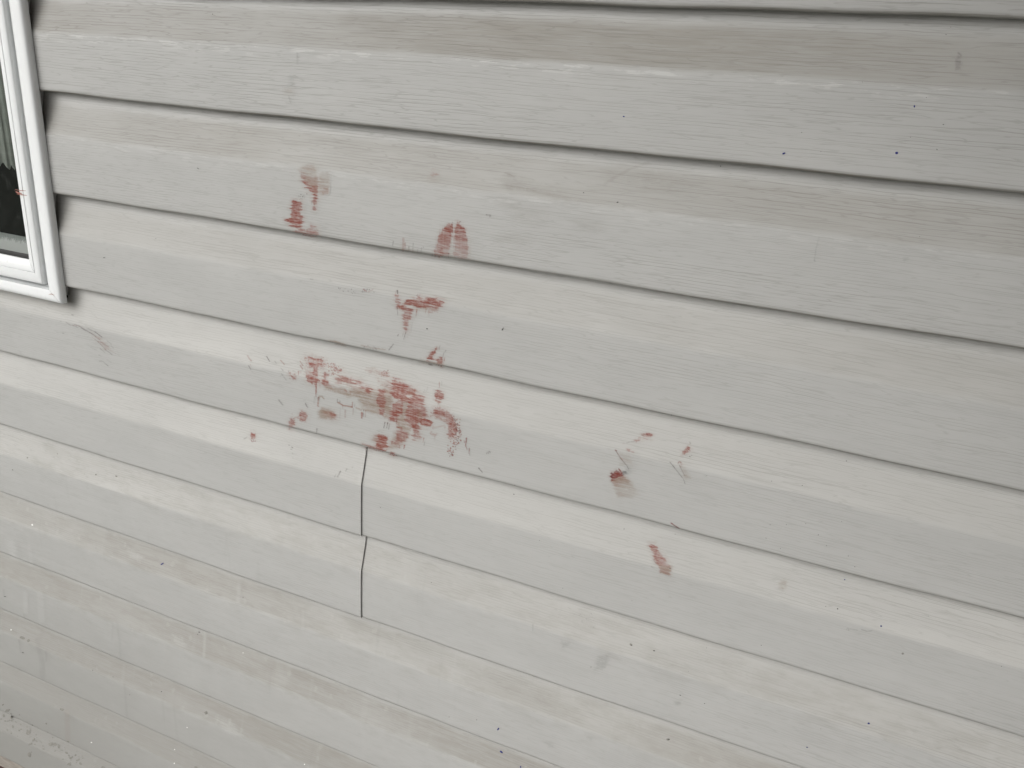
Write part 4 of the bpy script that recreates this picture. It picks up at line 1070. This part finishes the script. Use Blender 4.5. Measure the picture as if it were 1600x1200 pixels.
for (u, v, r, asp, ang) in [(a_, b_, c_ * .85, d_, e_) for a_, b_, c_, d_, e_ in [(1401, 239, 2.5, 1.1, -.4), (1224.7, 239.7, 1.6, 1.9, -.45), (1428.7, 166, 1.5, 1.5, 1.5), (974.7, 182, 1.2, 1.6, .1), (253.5, 881, 1.2, 2.8, -.6),
                            (778.5, 1139, 1.4, 1.9, -1.0), (783.3, 1174.5, 1.6, 2.0, .6), (1376.7, 978, 1.6, 1.1, 0), (1357.3, 1130, 1.8, 1.2, 0), (1308.7, 951, 1.2, 1.1, 0), (1319.8, 905.5, 1.1, 1.1, 0), (1261, 1167.5, 1.2, 1.1, 0), (813.5, 1198, 1.2, 1.6, 1.4)]]:
    flecks("ink_spot", M_INK if v != 951 else M_SPECK, [(u, v, r, asp, ang)], stuff=False)
rg = random.Random(5)
dark = [(965, 316, 1.6, 1.6, -.4), (912, 301, 1.1, 1.6, 0), (1474, 194.5, 1.1, 1.9, .1), (1422.5, 214.3, 1.0, 1, 0), (1282.7, 236.5, .9, 1.2, 0), (1347.5, 128, .8, 1, 0), (1485.5, 42.5, .9, 1, 0), (1464, 233.5, .9, 3.5, .6),
        (1049, 648.5, 1.2, 1, 0), (1205.7, 751.5, 1.0, 1, 0), (1253.5, 758.4, 1.1, 1, 0), (1278.7, 835.5, 1.1, 1, 0), (1291.5, 852.6, .9, 1, 0), (1259, 818, .9, 1, 0), (1325.5, 868.5, 1.0, 1, 0), (1335.7, 885.3, 1.1, 1, 0),
        (1219.5, 857, .9, 1, 0), (1203.5, 819.7, .9, 1, 0), (1228.7, 819.5, .8, 1, 0), (1315, 814.5, .8, 1, 0), (1290.3, 947.3, .9, 1, 0), (1450.5, 962.2, .8, 1, 0), (1282.5, 1138.5, .8, 1, 0), (1322.7, 720, 1.0, 1.6, .6),
        (1022, 1016.5, 1.4, 1.9, .2), (986.5, 1007.5, 1.5, 1.8, .5), (1063, 1086, 1.2, 1.9, .2), (923.5, 1042, 1.0, 1.3, 0), (1044.5, 1155, 2.0, 1.9, .1), (879.5, 918.8, .9, 1.1, 0), (987.5, 938.6, .8, 1, 0), (1076, 1048.5, .8, 1, 0), (1189.5, 1008, 1.0, 1.2, 0),
        (1101, 1099, .9, 1.6, .2), (745, 1124.5, .9, 1.3, 0), (674, 910, .9, 1, 0), (594.5, 792.5, .9, 1, 0), (975.3, 826.3, 1.1, 1.2, 0), (1055, 834.5, .9, 1, 0), (1104.5, 743, .8, 1, 0), (1197, 840.5, .9, 1.4, .6),
        (785.5, 514.5, 1.4, 2.2, -.9), (667.5, 513.7, 1.6, 1.3, .1), (768, 636, 1.3, 1, 0), (804.8, 758, .9, 1.2, .2), (803, 772, 1.1, 2, .1), (311.5, 987.5, 1.4, 2, .1), (309, 991, .9, 1.2, 0), (380, 933, 1.2, 1, 0), (252.5, 1080.5, 1.2, 1.1, 0), (177, 1057.5, 1.0, 1, 0), (145, 1047, 1.1, 1, 0), (203, 1085.5, .9, 1, 0),
        (163, 402.5, .9, 3.2, .1), (309.5, 263, .8, 3, .8), (36, 1019.5, 0.9, 3.0, .3), (8, 932, .9, 3, .1), (1104, 1012, .8, 1, 0), (702, 1120, .9, 1.2, .3)]
dark = [(a, b, r * .62, c, d) for a, b, r, c, d in dark]
for i in range(12):
    dark.append((rg.uniform(150, 1590), rg.uniform(20, 1190), rg.uniform(.35, .7), rg.uniform(1, 1.8), rg.uniform(-.5, .8)))
dark = [d for d in dark if not (360 < d[0] < 780 and 240 < d[1] < 760 and d[2] < .9)]
flecks("flecks", M_SPECK, dark, "tiny dark flecks scattered over the boards")
mud = [(46, 1179, 3.2, 1.2, 1.2), (44.5, 1144.5, 3.4, 1.2, 1.4), (35, 996.5, 2.4, 1.6, .2), (44.7, 1000.5, 2.4, 1.0, 0), (97, 1108.5, 2.0, 1.8, .2), (80, 1162.5, 2.8, 1.4, 0), (86, 1163, 2.2, 1.2, 0), (92, 1166, 2.2, 1.4, 1.4), (322, 1113.5, 2.6, 1.1, 1.2),
       (52.5, 1156, 1.8, 1.8, -1), (48, 1162, 1.6, 1.8, -.4), (18, 1121, 1.6, 2, 1.3), (20, 1135, 1.4, 2, 1.3), (30, 1141, 1.2, 1.4, 1), (6, 1118, 1.8, 1.5, 1.2), (12, 1110, 2.0, 2.0, -.3), (72.5, 1130.5, 1.2, 1.4, 1), (104, 1176, 1.6, 1.6, .3), (111, 1184, 1.5, 2.0, -.6), (122, 1187, 1.7, 2.0, -.6), (118, 1180, 1.2, 1.6, -.9), (126, 1193, 1.6, 1.6, .4), (108, 1194, 2.0, 1.5, .5),
       (20, 734, .9, 1.3, .3), (90, 709, .8, 1, 0), (150, 741.5, 1.0, 1.5, -.3), (182, 744, 1.1, 1.6, .4), (43, 715, .9, 1.5, .3), (132, 740.5, .6, 1, 0), (161, 1199, 2, 1.6, .2), (306, 1199, 2, 1.6, .2), (1410.5, 1021, 1.6, 1.4, .2), (1044, 1155, 1.8, 1.5, .1), (986, 1007, 1.7, 1.3, .4)]
for i in range(60):
    q = rg.random()
    mud.append((4 + 124 * q + rg.gauss(0, 5), 1124 + 66 * q + rg.gauss(0, 9), rg.uniform(.4, 1.0), rg.uniform(1, 2.2), rg.uniform(-.8, 1.4)))
flecks("mud_splashes", M_MUD, mud, "dried grey mud splashes low on the wall")
pale = [(17.5, 984, 1.0, 1, 0), (292.5, 1136.5, .9, 1, 0), (143, 1160, 1.0, 1, 0), (272.5, 1192.5, 1.1, 1, 0), (273, 1171, .8, 1, 0), (476, 1194, .9, 1, 0), (50.5, 820, 1.4, 1, 0), (380, 1020, .8, 1, 0)]
flecks("pale_flecks", M_PALE, pale, "tiny white flecks on the lower boards")
